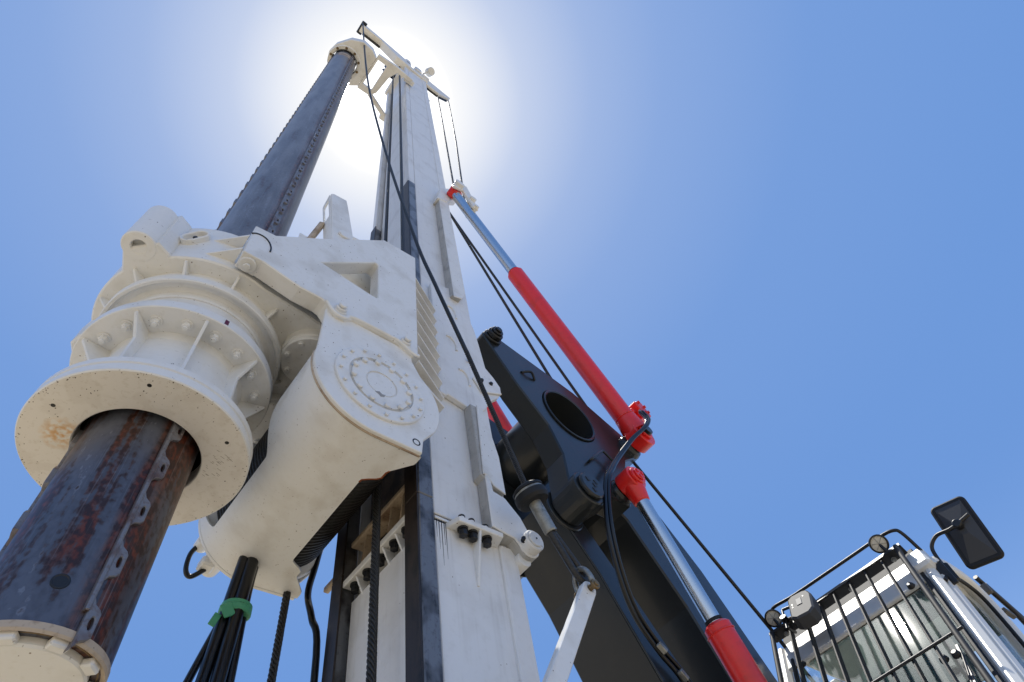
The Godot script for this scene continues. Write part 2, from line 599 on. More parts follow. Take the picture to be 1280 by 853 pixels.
func _ready() -> void:
	var cam := Camera3D.new()
	cam.name = "camera"
	cam.transform = Transform3D(Basis(Vector3(0.771337, -0.151349, 0.618169), Vector3(-0.463845, 0.531365, 0.708872), Vector3(-0.43576, -0.833514, 0.339659)).orthonormalized(), Vector3(-0.1145, 1.6, 2.0618))
	cam.fov = 58.60
	cam.near = 0.05
	cam.far = 4000.0
	add_child(cam)
	cam.current = true
	var env := Environment.new()
	env.background_mode = Environment.BG_SKY
	var sm := PanoramaSkyMaterial.new()
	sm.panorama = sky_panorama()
	sm.energy_multiplier = 1.0
	var sk := Sky.new()
	sk.sky_material = sm
	env.sky = sk
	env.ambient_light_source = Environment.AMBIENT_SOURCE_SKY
	env.tonemap_mode = Environment.TONE_MAPPER_LINEAR
	env.tonemap_exposure = 1.0
	env.sdfgi_enabled = true
	env.ssao_enabled = true
	env.ssil_enabled = true
	var we := WorldEnvironment.new()
	we.name = "world_environment"
	we.environment = env
	add_child(we)
	var sun := DirectionalLight3D.new()
	sun.name = "sun"
	sun.light_color = Color(1.0, 0.98, 0.94)
	sun.light_energy = 1.5
	sun.light_angular_distance = 0.5
	sun.shadow_enabled = true
	sun.look_at_from_position(SUN * 50.0, Vector3.ZERO, Vector3(0, 0, 1))
	add_child(sun)

	make_materials()
	build_ground()
	build_base()
	build_mast()
	build_kelly()
	build_guide()
	build_rotary()
	build_carriage()
	build_winch()
	build_boom()
	build_cylinders()
	build_cab()
	build_ropes()
	build_hoses()

func build_ground() -> void:
	var b := MB.new()
	var R := 1500.0
	b.quad(Vector3(-R, 0, -R), Vector3(R, 0, -R), Vector3(R, 0, R), Vector3(-R, 0, R), Vector3.UP)
	var g := put(b, "ground", smat(Color.WHITE, 0.95, 0.0, paint_tex(Color(0.69, 0.635, 0.535), Color(0.55, 0.49, 0.40), 101, 0.8, 2500), 0.35))
	g.set_meta("kind", "structure")

# crawler base that carries mast, boom and cab, below the frame of the picture
func build_base() -> void:
	var t := thing("crawler_base", "dark grey crawler undercarriage and deck under the white cab", "undercarriage")
	var b := MB.new()
	b.box(Vector3(4.6, 1.25, 0.0), Vector3(3.6, 0.7, 2.4), 0.04)
	put(b, "deck", M.grey, t)
	for s in [-1.0, 1.0]:
		b = MB.new()
		var p := PackedVector2Array()
		p.append_array(circle(Vector2(2.9, 0.46), 0.45, 14, PI * 0.5, PI * 1.5))
		p.append_array(circle(Vector2(6.6, 0.46), 0.45, 14, -PI * 0.5, PI * 0.5))
		b.prism(p, s * 1.0, s * 1.7, 0.02)
		put(b, "track", M.black, t)
	b = MB.new()
	b.box(Vector3(4.6, 0.7, 0.0), Vector3(2.2, 0.5, 2.02), 0.03)
	put(b, "chassis", M.greydark, t)

func bolt_mesh(r: float, h: float, washer := 1.45) -> ArrayMesh:
	var b := MB.new()
	b.bolt(Vector3.ZERO, Vector3.UP, r, h, washer)
	return b.mesh()

func along(d: Vector3, at: Vector3) -> Transform3D:
	return MB.frame(at, at + d)

func build_mast() -> void:
	var t := thing("drill_mast", "tall white box-section drill mast with dark steel guide rails", "mast")
	var b: MB
	# --- body panels below and above the bolted joint
	b = MB.new()
	b.box(Vector3(1.375, 1.90, 0.337), Vector3(0.40, 3.20, 0.036), 0.004)
	put(b, "side_panel", M.mast, t)
	b = MB.new()
	b.box(Vector3(1.375, 9.92, 0.337), Vector3(0.40, 12.76, 0.036), 0.004)
	put(b, "side_panel", M.mast, t)
	b = MB.new()
	b.box(Vector3(1.375, 8.3, -0.337), Vector3(0.40, 16.0, 0.036), 0.004)
	put(b, "side_panel", M.mast, t)
	b = MB.new()
	b.box(Vector3(1.605, 8.3, 0.0), Vector3(0.03, 16.0, 0.60), 0.004)
	put(b, "rear_panel", M.mast, t)
	b = MB.new()
	b.box(Vector3(1.145, 1.88, 0.0), Vector3(0.03, 3.16, 0.54), 0.004)
	put(b, "front_panel", M.mast, t)
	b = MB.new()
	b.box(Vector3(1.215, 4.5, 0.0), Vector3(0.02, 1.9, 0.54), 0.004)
	put(b, "front_panel", M.grime_shade, t)
	b = MB.new()
	b.box(Vector3(1.165, 10.9, 0.0), Vector3(0.03, 10.8, 0.54), 0.004)
	put(b, "front_panel", M.mast, t)
	# --- rear corner posts
	for s in [1.0, -1.0]:
		b = MB.new()
		b.box(Vector3(1.585, 1.89, s * 0.338), Vector3(0.10, 3.20, 0.07), 0.006)
		put(b, "corner_post", M.mast, t)
		b = MB.new()
		b.box(Vector3(1.58, 9.92, s * 0.336), Vector3(0.10, 12.76, 0.06), 0.006)
		put(b, "corner_post", M.mast, t)
	# --- guide rails
	for s in [1.0, -1.0]:
		for seg in [[0.35, 3.60], [3.603, 8.17]]:
			b = MB.new()
			var h: float = seg[1] - seg[0]
			var y: float = (seg[0] + seg[1]) * 0.5
			b.box(Vector3(1.120, y, s * 0.336), Vector3(0.080, h, 0.082), 0.004)
			var rl := put(b, "guide_rail", M.rail, t)
			b = MB.new()
			b.box(Vector3(1.076, y, s * 0.322), Vector3(0.010, h, 0.10), 0.002)
			put(b, "wear_strip", M.railgrime, rl)
		b = MB.new()
		b.box(Vector3(1.125, 12.2, s * 0.332), Vector3(0.078, 8.02, 0.07), 0.004)
		put(b, "guide_rail", M.mast, t)
	# --- bolted joint across the front
	b = MB.new()
	b.box(Vector3(1.135, 3.545, 0.0), Vector3(0.11, 0.035, 0.56), 0.004)
	put(b, "joint_flange", M.white, t)
	b = MB.new()
	b.box(Vector3(1.155, 3.785, 0.0), Vector3(0.10, 0.032, 0.55), 0.006)
	put(b, "joint_flange", M.cream, t)
	var nut := bolt_mesh(0.021, 0.045, 1.2)
	var capm := MB.new()
	capm.cyl(Vector3.ZERO, Vector3(0, 0.035, 0), 0.017, 0.015, 12)
	var cap := capm.mesh()
	var capring := MB.new()
	capring.cyl(Vector3(0, 0.035, 0), Vector3(0, 0.043, 0), 0.018, 0.016, 12, 0.001)
	var capr := capring.mesh()
	for z in [-0.225, -0.115, 0.0, 0.115, 0.215]:
		share(nut, "bolt", M.black, t, along(Vector3.DOWN, Vector3(1.12, 3.527, z)))
		share(cap, "bolt_sleeve", M.cream, t, Transform3D(Basis.IDENTITY, Vector3(1.12, 3.5625, z)))
	for z in [-0.17, 0.06, 0.165]:
		b = MB.new()
		b.prism(pv([[1.158, 3.38], [1.09, 3.525], [1.158, 3.525]]), z - 0.006, z + 0.006, 0.002)
		put(b, "gusset", M.white, t)
		b = MB.new()
		b.prism(pv([[1.10, 3.5635], [1.20, 3.5635], [1.20, 3.766], [1.12, 3.766]]), z + 0.015, z + 0.027, 0.002)
		put(b, "gusset", M.cream, t)
	# --- bolted joint on the near side
	b = MB.new()
	var fl := pv([[1.235, 0.353], [1.262, 0.425], [1.51, 0.430], [1.533, 0.353]])
	b.prism(fl, 3.475, 3.505, 0.004, flat_xf(0.0))
	put(b, "joint_flange", M.white, t)
	b = MB.new()
	b.box(Vector3(1.375, 3.515, 0.356), Vector3(0.40, 0.014, 0.008), 0.002)
	put(b, "joint_seam", M.white, t)
	for q in [[1.185, 0.10], [1.198, 0.16], [1.212, 0.24], [1.226, 0.13], [1.235, 0.20]]:
		b = MB.new()
		b.prism(pv([[q[0] - 0.002, 3.505], [q[0] + 0.003, 3.505], [q[0] + 0.0016, 3.505 - q[1] * 0.6], [q[0] + 0.0008, 3.505 - q[1]]]), 0.3552, 0.3562, 0.0003)
		put(b, "grease_run", M.railgrime, t)
	for x in [1.305, 1.36, 1.442]:
		share(nut, "bolt", M.black, t, along(Vector3.DOWN, Vector3(x, 3.475, 0.388)))
		share(cap, "bolt_sleeve", M.white, t, Transform3D(Basis.IDENTITY, Vector3(x, 3.505, 0.388)))
		share(capr, "bolt_ring", M.black, t, Transform3D(Basis.IDENTITY, Vector3(x, 3.505, 0.388)))
	b = MB.new()
	b.prism(pv([[0.352, 3.22], [0.362, 3.22], [0.42, 3.475], [0.352, 3.475]]), -0.006, 0.006, 0.002, Transform3D(Basis(Vector3(0, 0, 1), Vector3(0, 1, 0), Vector3(-1, 0, 0)), Vector3(1.385, 0, 0)))
	put(b, "gusset", M.white, t)
	# thin weathered drip marks are part of the paint; a pointed lug stands on the seam
	b = MB.new()
	b.prism(pv([[1.392, 3.505], [1.428, 3.505], [1.402, 3.60]]), 0.352, 0.364, 0.001)
	put(b, "lug", M.white, t)
	# --- wing plates that carry the boom link (both sides)
	var wing := pv([[1.285, 4.455], [1.30, 4.475], [1.434, 4.447], [1.576, 4.50], [1.66, 4.66], [1.72, 4.725], [1.76, 4.80], [1.765, 4.87], [1.72, 4.95], [1.66, 5.02], [1.64, 5.30], [1.62, 5.50], [1.56, 5.73], [1.565, 5.95], [1.50, 6.02], [1.24, 5.85], [1.24, 4.46]])
	for s in [1.0, -1.0]:
		b = MB.new()
		b.prism(wing, s * 0.356, s * 0.392, 0.005)
		put(b, "wing_plate", M.mast, t)
	for a in [[1.40, 5.54], [1.36, 5.07], [1.43, 4.72]]:
		b = MB.new()
		var arc := []
		for i in 7:
			var q := PI * (0.62 - 0.74 * i / 6.0)
			arc.append(Vector3(a[0] + cos(q) * 0.055, a[1] + sin(q) * 0.10, 0.394))
		b.sweep(smooth(arc, 3), 0.009, 8)
		put(b, "lifting_eye_rim", M.white, t)
	b = MB.new()
	b.box(Vector3(1.63, 4.78, 0.40), Vector3(0.20, 0.13, 0.014), 0.004, Basis(Vector3(0, 0, 1), deg_to_rad(28)))
	put(b, "bolt_plate", M.white, t)
	var sb := bolt_mesh(0.012, 0.016, 1.3)
	for q in [[1.58, 4.80], [1.66, 4.82], [1.50, 4.98]]:
		share(sb, "bolt", M.black, t, along(Vector3(0, 0, 1), Vector3(q[0], q[1], 0.406)))
	# --- long rear ribs on the near side
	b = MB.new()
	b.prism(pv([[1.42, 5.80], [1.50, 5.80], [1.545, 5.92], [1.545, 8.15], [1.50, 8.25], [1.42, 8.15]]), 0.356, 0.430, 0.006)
	put(b, "side_rib", M.dull_grey, t)
	b = MB.new()
	b.prism(pv([[1.424, 5.76], [1.505, 5.80], [1.549, 5.93], [1.549, 8.14], [1.50, 8.26], [1.424, 8.15]]), 0.4305, 0.440, 0.003)
	put(b, "rib_cover", M.white, t)
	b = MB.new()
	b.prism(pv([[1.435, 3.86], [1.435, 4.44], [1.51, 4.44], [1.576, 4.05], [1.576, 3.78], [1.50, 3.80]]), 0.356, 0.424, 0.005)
	put(b, "side_rib", M.dull_grey, t)
	b = MB.new()
	b.prism(pv([[1.445, 3.86], [1.475, 4.445], [1.52, 4.445], [1.58, 4.05], [1.578, 3.775], [1.505, 3.80], [1.47, 3.86]]), 0.4245, 0.434, 0.003)
	put(b, "rib_cover", M.white, t)
	# --- lower bracket with the near pin boss
	var lw := pv([[1.452, 3.52], [1.458, 3.89], [1.468, 3.913], [1.484, 3.886], [1.496, 3.76], [1.567, 3.745], [1.65, 3.655], [1.685, 3.58]])
	lw.append_array(circle(Vector2(1.668, 3.49), 0.066, 10, 0.6, -2.0))
	lw.append_array(pv([[1.585, 3.50], [1.50, 3.51]]))
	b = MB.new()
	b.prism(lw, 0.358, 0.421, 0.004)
	put(b, "pin_bracket", M.dull_grey, t)
	b = MB.new()
	b.prism(lw, 0.4215, 0.432, 0.004)
	var pb := put(b, "pin_bracket", M.white, t)
	b = MB.new()
	b.cyl(Vector3(1.668, 3.49, 0.30), Vector3(1.668, 3.49, 0.480), 0.057, -1, 32, 0.006)
	b.cyl(Vector3(1.668, 3.49, 0.480), Vector3(1.668, 3.49, 0.488), 0.042, -1, 28, 0.003)
	put(b, "pin", M.white, pb)
	b = MB.new()
	b.cyl(Vector3(1.668, 3.49, 0.490), Vector3(1.668, 3.49, 0.492), 0.005, -1, 10, 0.0005)
	b.bolt(Vector3(1.619, 3.485, 0.455), Vector3(-0.8, 0, 0.6), 0.012, 0.02)
	put(b, "grease_nipple", M.black, pb)
	b = MB.new()
	b.cyl(Vector3(1.655, 3.43, 0.20), Vector3(1.655, 3.43, 0.40), 0.040, -1, 20)
	put(b, "pin_sleeve", M.white, t)
	# --- bracket for the upper rod eye of the red cylinder
	b = MB.new()
	b.prism(pv([[1.39, 7.95], [1.46, 8.40], [1.60, 8.62], [1.72, 8.60], [1.70, 8.40], [1.60, 8.25], [1.52, 8.02]]), 0.356, 0.452, 0.01)
	put(b, "cylinder_bracket", M.white, t)
	b = MB.new()
	b.prism(pv([[1.52, 8.22], [1.58, 8.50], [1.74, 8.56], [1.80, 8.20], [1.83, 7.95], [1.76, 7.95], [1.66, 8.30]]), 0.565, 0.60, 0.008)
	b.cyl(Vector3(1.60, 8.36, 0.44), Vector3(1.60, 8.36, 0.64), 0.06, -1, 18)
	b.cyl(Vector3(1.77, 8.16, 0.44), Vector3(1.77, 8.16, 0.63), 0.04, -1, 18)
	b.cyl(Vector3(1.80, 7.98, 0.44), Vector3(1.80, 7.98, 0.62), 0.03, -1, 18)
	put(b, "cylinder_bracket", M.white, t)
	# --- crown: front jib over the drill axis, rear arm, sheaves, lamp
	b = MB.new()
	b.box(Vector3(1.36, 16.42, 0.0), Vector3(0.64, 0.28, 0.80), 0.02)
	b.box(Vector3(1.36, 16.75, 0.02), Vector3(0.56, 0.44, 0.62), 0.03)
	b.box(Vector3(1.15, 16.85, 0.34), Vector3(0.14, 0.50, 0.16), 0.02)
	b.box(Vector3(1.42, 16.80, 0.36), Vector3(0.18, 0.36, 0.14), 0.02)
	var crown := put(b, "crown_head", M.white, t)
	b = MB.new()
	b.prism(pv([[-0.05, 16.92], [0.45, 16.86], [0.85, 16.30], [1.22, 16.20], [1.22, 16.75], [0.90, 16.92], [0.30, 17.18], [-0.05, 17.25]]), 0.26, 0.42, 0.012)
	put(b, "jib_beam", M.white, crown)
	b = MB.new()
	b.box(Vector3(0.26, 16.86, 0.275), Vector3(0.44, 0.04, 0.05), 0.004, Basis(Vector3(0, 0, 1), -0.12))
	put(b, "rope_guard", M.greydark, crown)
	b = MB.new()
	b.prism(pv([[1.55, 16.12], [1.98, 16.12], [2.28, 16.52], [2.34, 16.74], [1.98, 16.82], [1.55, 16.92]]), 0.27, 0.36, 0.01)
	put(b, "rear_beam", M.white, crown)
	b = MB.new()
	b.box(Vector3(1.80, 16.10, 0.285), Vector3(0.36, 0.03, 0.04), 0.004)
	b.box(Vector3(2.15, 16.31, 0.285), Vector3(0.36, 0.03, 0.04), 0.004, Basis(Vector3(0, 0, 1), 0.93))
	put(b, "rope_guard", M.greydark, crown)
	b = MB.new()
	b.cyl(Vector3(-0.03, 17.10, 0.20), Vector3(-0.03, 17.10, 0.48), 0.06, -1, 18)
	b.bolt(Vector3(0.0, 17.24, 0.34), Vector3.UP, 0.035, 0.09)
	b.bolt(Vector3(0.22, 17.20, 0.36), Vector3.UP, 0.03, 0.07)
	put(b, "jib_pin", M.greydark, crown)
	for q in [[1.05, 16.65, 0.3], [1.75, 16.55, 0.22]]:
		b = MB.new()
		var rr: float = q[2]
		b.lathe(PackedVector2Array([Vector2(0.05, -0.05), Vector2(rr, -0.05), Vector2(rr, -0.035), Vector2(rr - 0.05, 0.0), Vector2(rr, 0.035), Vector2(rr, 0.05), Vector2(0.05, 0.05)]), 32, MB.frame(Vector3(q[0], q[1], 0.0), Vector3(q[0], q[1], 1.0)))
		put(b, "sheave", M.greydark, crown)
	b = MB.new()
	b.cyl(Vector3(1.56, 16.9, 0.40), Vector3(1.66, 17.10, 0.50), 0.02, -1, 10)
	b.cyl(Vector3(1.66, 17.14, 0.46), Vector3(1.70, 17.02, 0.56), 0.10, 0.095, 24, 0.02)
	put(b, "mast_lamp", M.cabwhite, crown)
	for q in [[1.20, 17.0, 0.18], [1.38, 17.02, 0.12], [1.52, 16.95, 0.14]]:
		b = MB.new()
		b.box(Vector3(q[0], q[1], 0.24), Vector3(0.06, q[2], 0.10), 0.01)
		b.bolt(Vector3(q[0], q[1] + q[2] * 0.5, 0.24), Vector3.UP, 0.02, 0.05)
		put(b, "rope_keeper", M.white, crown)
	b = MB.new()
	b.cyl(Vector3(1.60, 16.52, 0.33), Vector3(1.60, 16.52, 0.43), 0.10, -1, 24, 0.01)
	put(b, "crown_pin", M.white, crown)
	b = MB.new()
	b.box(Vector3(1.36, 0.16, 0.0), Vector3(0.9, 0.32, 0.95), 0.03)
	put(b, "foot", M.greydark, t)
	b = MB.new()
	b.box(Vector3(2.15, 0.95, 0.0), Vector3(1.30, 0.35, 0.5), 0.03)
	put(b, "foot_link", M.greydark, t)

func build_kelly() -> void:
	var t := thing("kelly_bar", "long round steel drill rod, rusty at its lower end, hanging through the white rotary drive", "drill rod")
	var b := MB.new()
	var y0 := 2.725
	b.lathe(PackedVector2Array([Vector2(0.165, y0), Vector2(0.200, y0), Vector2(0.205, y0 + 0.005), Vector2(0.205, 4.62)]), 64, Transform3D.IDENTITY, 0.0, TAU, 1.0 / 1.9)
	for i in b.u.size():
		b.u[i].y -= y0 / 1.9
	put(b, "lower_tube", M.kelly_low, t)
	b = MB.new()
	b.lathe(PackedVector2Array([Vector2(0.205, 4.62), Vector2(0.205, 14.62)]), 64, Transform3D.IDENTITY, 0.0, TAU, 0.1)
	for i in b.u.size():
		b.u[i].y -= 0.462
	put(b, "upper_tube", M.kelly_up_glare, t)
	b = MB.new()
	b.lathe(PackedVector2Array([Vector2(0.2062, 13.45), Vector2(0.2062, 13.72)]), 24, Transform3D.IDENTITY, deg_to_rad(-50), deg_to_rad(12))
	put(b, "pale_band", M.cream, t)
	# welded drive ribs: a running edge with lock tabs every 0.205 m
	for ang in [22.0, 142.0, 262.0]:
		b = MB.new()
		var e := pol(1.0, ang - 6.3, 0.0)
		var tg := Vector3(e.z, 0, -e.x)
		var bs := Basis(tg, Vector3.UP, e)
		b.box(e * 0.210 + Vector3(0, (2.80 + 14.4) * 0.5, 0), Vector3(0.014, 14.4 - 2.80, 0.026), 0.005, bs)
		var y := 2.775
		while y < 14.2:
			var xf := Transform3D(bs, e * 0.203 + Vector3(0, y, 0))
			b.prism(pv([[0.004, -0.085], [0.018, -0.060], [0.034, -0.052], [0.043, -0.040], [0.043, 0.030], [0.036, 0.042], [0.018, 0.052], [0.004, 0.080]]), -0.02, 0.016, 0.003, xf, circle_oval(Vector2(0.026, -0.004), 0.007, 0.020))
			y += 0.205
		put(b, "drive_rib", M.rib, t)
	b = MB.new()
	var h := pol(1.0, -9.9, 0.0)
	b.lathe(PackedVector2Array([Vector2(0.025, -0.004), Vector2(0.0245, 0.002), Vector2(0.021, 0.0026), Vector2(0.019, 0.0012), Vector2(0.0, 0.0012)]), 24, MB.frame(h * 0.2045 + Vector3(0, 2.868, 0), h * 0.3 + Vector3(0, 2.868, 0)))
	put(b, "plug_hole", M.black, t)  # raised black disc stands in for the dark inside a blind hole
	# end of the rod: pale inner plate held by lugs in the tube mouth
	b = MB.new()
	b.lathe(PackedVector2Array([Vector2(0.0, 2.700), Vector2(0.155, 2.700), Vector2(0.162, 2.706), Vector2(0.162, 2.78)]), 48)
	var cp := put(b, "end_plate", M.white, t)
	b = MB.new()
	b.lathe(PackedVector2Array([Vector2(0.190, 2.722), Vector2(0.204, 2.714), Vector2(0.2085, 2.722), Vector2(0.2085, 2.742)]), 56)
	put(b, "end_rim", M.cream, t)
	for k in 9:
		b = MB.new()
		var e2 := pol(1.0, k * 40.0 + 12.0, 0.0)
		var bs2 := Basis(Vector3(e2.z, 0, -e2.x), Vector3.UP, e2)
		b.box(e2 * 0.176 + Vector3(0, 2.712, 0), Vector3(0.052, 0.026, 0.034), 0.005, bs2)
		put(b, "lug", M.white, cp)
	b = MB.new()
	var ring := PackedVector3Array()
	for k in 49:
		ring.append(pol(0.180, k * 7.5, 2.740))
	b.sweep(ring, 0.016, 8, false)
	put(b, "seal_ring", M.brass, t)

func circle_oval(c: Vector2, rx: float, ry: float) -> PackedVector2Array:
	var p := PackedVector2Array()
	for i in 10:
		p.append(c + Vector2(cos(TAU * i / 10) * rx, sin(TAU * i / 10) * ry))
	return p

func build_guide() -> void:
	var t := thing("kelly_guide", "white guide collar holding the top of the drill rod to the mast", "guide collar")
	var b := MB.new()
	b.lathe(PackedVector2Array([Vector2(0.222, 14.25), Vector2(0.222, 13.98), Vector2(0.235, 13.96), Vector2(0.285, 13.96), Vector2(0.292, 13.97), Vector2(0.292, 14.06), Vector2(0.255, 14.08), Vector2(0.255, 14.34), Vector2(0.222, 14.36)]), 48)
	var col := put(b, "collar", M.white, t)
	var bm := bolt_mesh(0.016, 0.02)
	for k in 10:
		share(bm, "bolt", M.brass, col, along(Vector3.DOWN, pol(0.260, k * 36.0 - 20.0, 13.96)))
	b = MB.new()
	b.lathe(PackedVector2Array([Vector2(0.224, 13.90), Vector2(0.224, 13.98)]), 40)
	put(b, "collar_liner", M.greydark, t)
	# housing behind the collar and the welded frame that grips the near rail
	b = MB.new()
	b.prism(pv([[-0.16, -0.27], [0.28, -0.29], [0.40, -0.20], [0.42, 0.40], [0.30, 0.48], [0.10, 0.50], [-0.10, 0.40], [-0.27, 0.17], [-0.31, 0.0], [-0.26, -0.17]]), 14.06, 14.40, 0.012, flat_xf(0.0), circle(Vector2.ZERO, 0.245, 32))
	put(b, "housing", M.white, t)
	b = MB.new()
	b.prism(pv([[0.405, -0.235], [0.66, -0.225], [0.74, -0.10], [0.78, 0.25], [0.86, 0.42], [1.16, 0.43], [1.16, 0.50], [0.80, 0.515], [0.425, 0.49]]), 14.06, 14.22, 0.010, flat_xf(0.0), pv([[0.46, 0.405], [0.645, 0.405], [0.64, -0.125], [0.455, -0.115]]))
	put(b, "frame", M.white, t)
	for s in [1.0, -1.0]:
		b = MB.new()
		b.box(Vector3(1.12, 14.24, s * 0.43), Vector3(0.20, 0.30, 0.09), 0.01)
		put(b, "rail_shoe", M.white, t)
	b = MB.new()
	b.box(Vector3(0.88, 14.14, -0.30), Vector3(0.52, 0.12, 0.08), 0.01, Basis(Vector3(0, 1, 0), 0.39))
	put(b, "arm", M.white, t)

func build_rotary() -> void:
	var t := thing("rotary_drive", "round white rotary gearbox with bolted flanges around the drill rod", "rotary drive")
	var b := MB.new()
	# lower flange; its underside carries a flat map
	b.lathe(PackedVector2Array([Vector2(0.411, 3.595), Vector2(0.416, 3.600), Vector2(0.416, 3.636), Vector2(0.409, 3.640), Vector2(0.409, 3.648), Vector2(0.415, 3.652), Vector2(0.415, 3.680), Vector2(0.411, 3.684), Vector2(0.28, 3.684)]), 96)
	b.lathe(PackedVector2Array([Vector2(0.232, 3.68), Vector2(0.232, 3.600), Vector2(0.236, 3.595)]), 72)
	var fl := put(b, "lower_flange", M.white, t)
	b = MB.new()
	b.lathe(PackedVector2Array([Vector2(0.236, 3.595), Vector2(0.411, 3.595)]), 96)
	for i in b.u.size():
		b.u[i] = Vector2(b.v[i].x + 0.5, b.v[i].z + 0.5)
	put(b, "flange_face", M.flange, fl)
	var pm := MB.new()
	pm.lathe(PackedVector2Array([Vector2(0.0, -0.0006), Vector2(0.0075, -0.0006), Vector2(0.0085, 0.0)]), 14)
	var pin := pm.mesh()
	for q in [[-75.0, 0.345], [48.0, 0.345], [165.0, 0.345], [-15.0, 0.36]]:
		share(pin, "tapped_hole", M.black, fl, Transform3D(Basis.IDENTITY, pol(q[1], q[0], 3.5948)))
	b = MB.new()
	b.lathe(PackedVector2Array([Vector2(0.2335, 4.40), Vector2(0.2335, 3.62)]), 56)
	put(b, "bore", M.black, t)
	b = MB.new()
	b.lathe(PackedVector2Array([Vector2(0.318, 3.684), Vector2(0.306, 3.70), Vector2(0.285, 4.02), Vector2(0.292, 4.06)]), 72)
	put(b, "neck", M.white, t)
	var rm := MB.new()
	rm.prism(pv([[0.26, 3.684], [0.355, 3.684], [0.342, 3.72], [0.338, 3.95], [0.405, 4.045], [0.405, 4.06], [0.26, 4.06]]), -0.007, 0.007, 0.002)
	var ribm := rm.mesh()
	for k in 9:
		var e := pol(1.0, -3.5 + 40.0 * k, 0.0)
		share(ribm, "gusset", M.white, t, Transform3D(Basis(e, Vector3.UP, e.cross(Vector3.UP)), Vector3.ZERO))
	b = MB.new()
	b.lathe(PackedVector2Array([Vector2(0.27, 4.06), Vector2(0.417, 4.06), Vector2(0.421, 4.064), Vector2(0.421, 4.112), Vector2(0.417, 4.116), Vector2(0.30, 4.116)]), 96)
	var bf := put(b, "bolt_flange", M.white, t)
	var bm := bolt_mesh(0.0185, 0.026, 1.45)
	var nm := MB.new()
	nm.cyl(Vector3(0, 0.024, 0), Vector3(0, 0.038, 0), 0.0115, -1, 12, 0.002)
	var stud := nm.mesh()
	for k in 18:
		var x := along(Vector3.DOWN, pol(0.349, -14.2 + 20.0 * k, 4.0598))
		share(bm, "bolt", M.white, bf, x)
		share(stud, "stud", M.white, bf, x)
	b = MB.new()
	var pe := pol(1.0, 6.5, 0.0)
	b.box(pe * 0.4212 + Vector3(0, 4.088, 0), Vector3(0.018, 0.034, 0.002), 0.0005, Basis(Vector3(pe.z, 0, -pe.x), Vector3.UP, pe))
	put(b, "paint_mark", M.purple, bf)
	# collar between the flange and the gear ring
	b = MB.new()
	b.lathe(PackedVector2Array([Vector2(0.352, 4.116), Vector2(0.352, 4.20), Vector2(0.340, 4.21), Vector2(0.340, 4.285)]), 72)
	var co := put(b, "collar", M.white, t)
	for k in 24:
		share(pin, "tapped_hole", M.black, co, along(pol(1.0, k * 15.0 + 4.0, 0.0), pol(0.3522, k * 15.0 + 4.0, 4.165)))
	b = MB.new()
	b.lathe(PackedVector2Array([Vector2(0.326, 4.30), Vector2(0.330, 4.285), Vector2(0.346, 4.285), Vector2(0.350, 4.292), Vector2(0.352, 4.325), Vector2(0.366, 4.344), Vector2(0.392, 4.344), Vector2(0.401, 4.330), Vector2(0.404, 4.318), Vector2(0.417, 4.318), Vector2(0.421, 4.324), Vector2(0.421, 4.362), Vector2(0.410, 4.372), Vector2(0.398, 4.39), Vector2(0.398, 4.436)]), 96)
	put(b, "gear_ring", M.white, t)
	var hr := MB.new()
	hr.prism(pv([[0.392, 4.372], [0.416, 4.364], [0.462, 4.42], [0.462, 4.437], [0.392, 4.437]]), -0.006, 0.006, 0.002)
	var hrm := hr.mesh()
	for k in 12:
		var e := pol(1.0, 0.6 + 30.0 * k, 0.0)
		share(hrm, "rib", M.white, t, Transform3D(Basis(e, Vector3.UP, e.cross(Vector3.UP)), Vector3.ZERO))
	# gear housing
	var outl := circle(Vector2.ZERO, 0.478, 72)
	for add in [pv([[-0.478, 0.30], [-0.36, 0.415], [-0.30, 0.385], [0.0, 0.0], [-0.44, 0.19]]), pv([[0.0, -0.47], [0.62, -0.42], [0.72, -0.30], [0.72, 0.30], [0.62, 0.42], [0.0, 0.47]])]:
		var m := Geometry2D.merge_polygons(outl, add)
		outl = m[0]
	b = MB.new()
	b.prism(outl, 4.436, 4.800, 0.008, flat_xf(0.0))
	put(b, "housing", M.white, t)
	b = MB.new()
	b.lathe(PackedVector2Array([Vector2(0.034, 4.478), Vector2(0.034, 4.440), Vector2(0.038, 4.434), Vector2(0.072, 4.434), Vector2(0.077, 4.440), Vector2(0.077, 4.775), Vector2(0.070, 4.785), Vector2(0.0, 4.785)]), 36, Transform3D(Basis.IDENTITY, Vector3(-0.424, 0, 0.349)))
	b.lathe(PackedVector2Array([Vector2(0.036, 4.478), Vector2(0.0, 4.478)]), 24, Transform3D(Basis.IDENTITY, Vector3(-0.424, 0, 0.349)))
	put(b, "boss", M.white, t)
	# oval socket on the front of the housing
	var e3 := pol(1.0, -31.0, 0.0)
	b = MB.new()
	var oval := PackedVector2Array()
	var ovin := PackedVector2Array()
	for q in [[0.030, 0.0, PI], [-0.030, PI, TAU]]:
		oval.append_array(circle(Vector2(0, q[0]), 0.044, 10, q[1], q[2]))
		ovin.append_array(circle(Vector2(0, q[0]), 0.031, 10, q[1], q[2]))
	b.prism(oval, 0.0, 0.048, 0.004, Transform3D(Basis(Vector3(e3.z, 0, -e3.x), Vector3.UP, e3) * Basis(Vector3(0, 0, 1), -0.75), e3 * 0.455 + Vector3(0, 4.645, 0)), ovin)
	var soc := put(b, "socket", M.white, t)
	b = MB.new()
	b.cyl(e3 * 0.478 + Vector3(0, 4.645, 0), e3 * 0.494 + Vector3(0, 4.645, 0), 0.012, -1, 12)
	put(b, "plug_hole", M.black, soc)
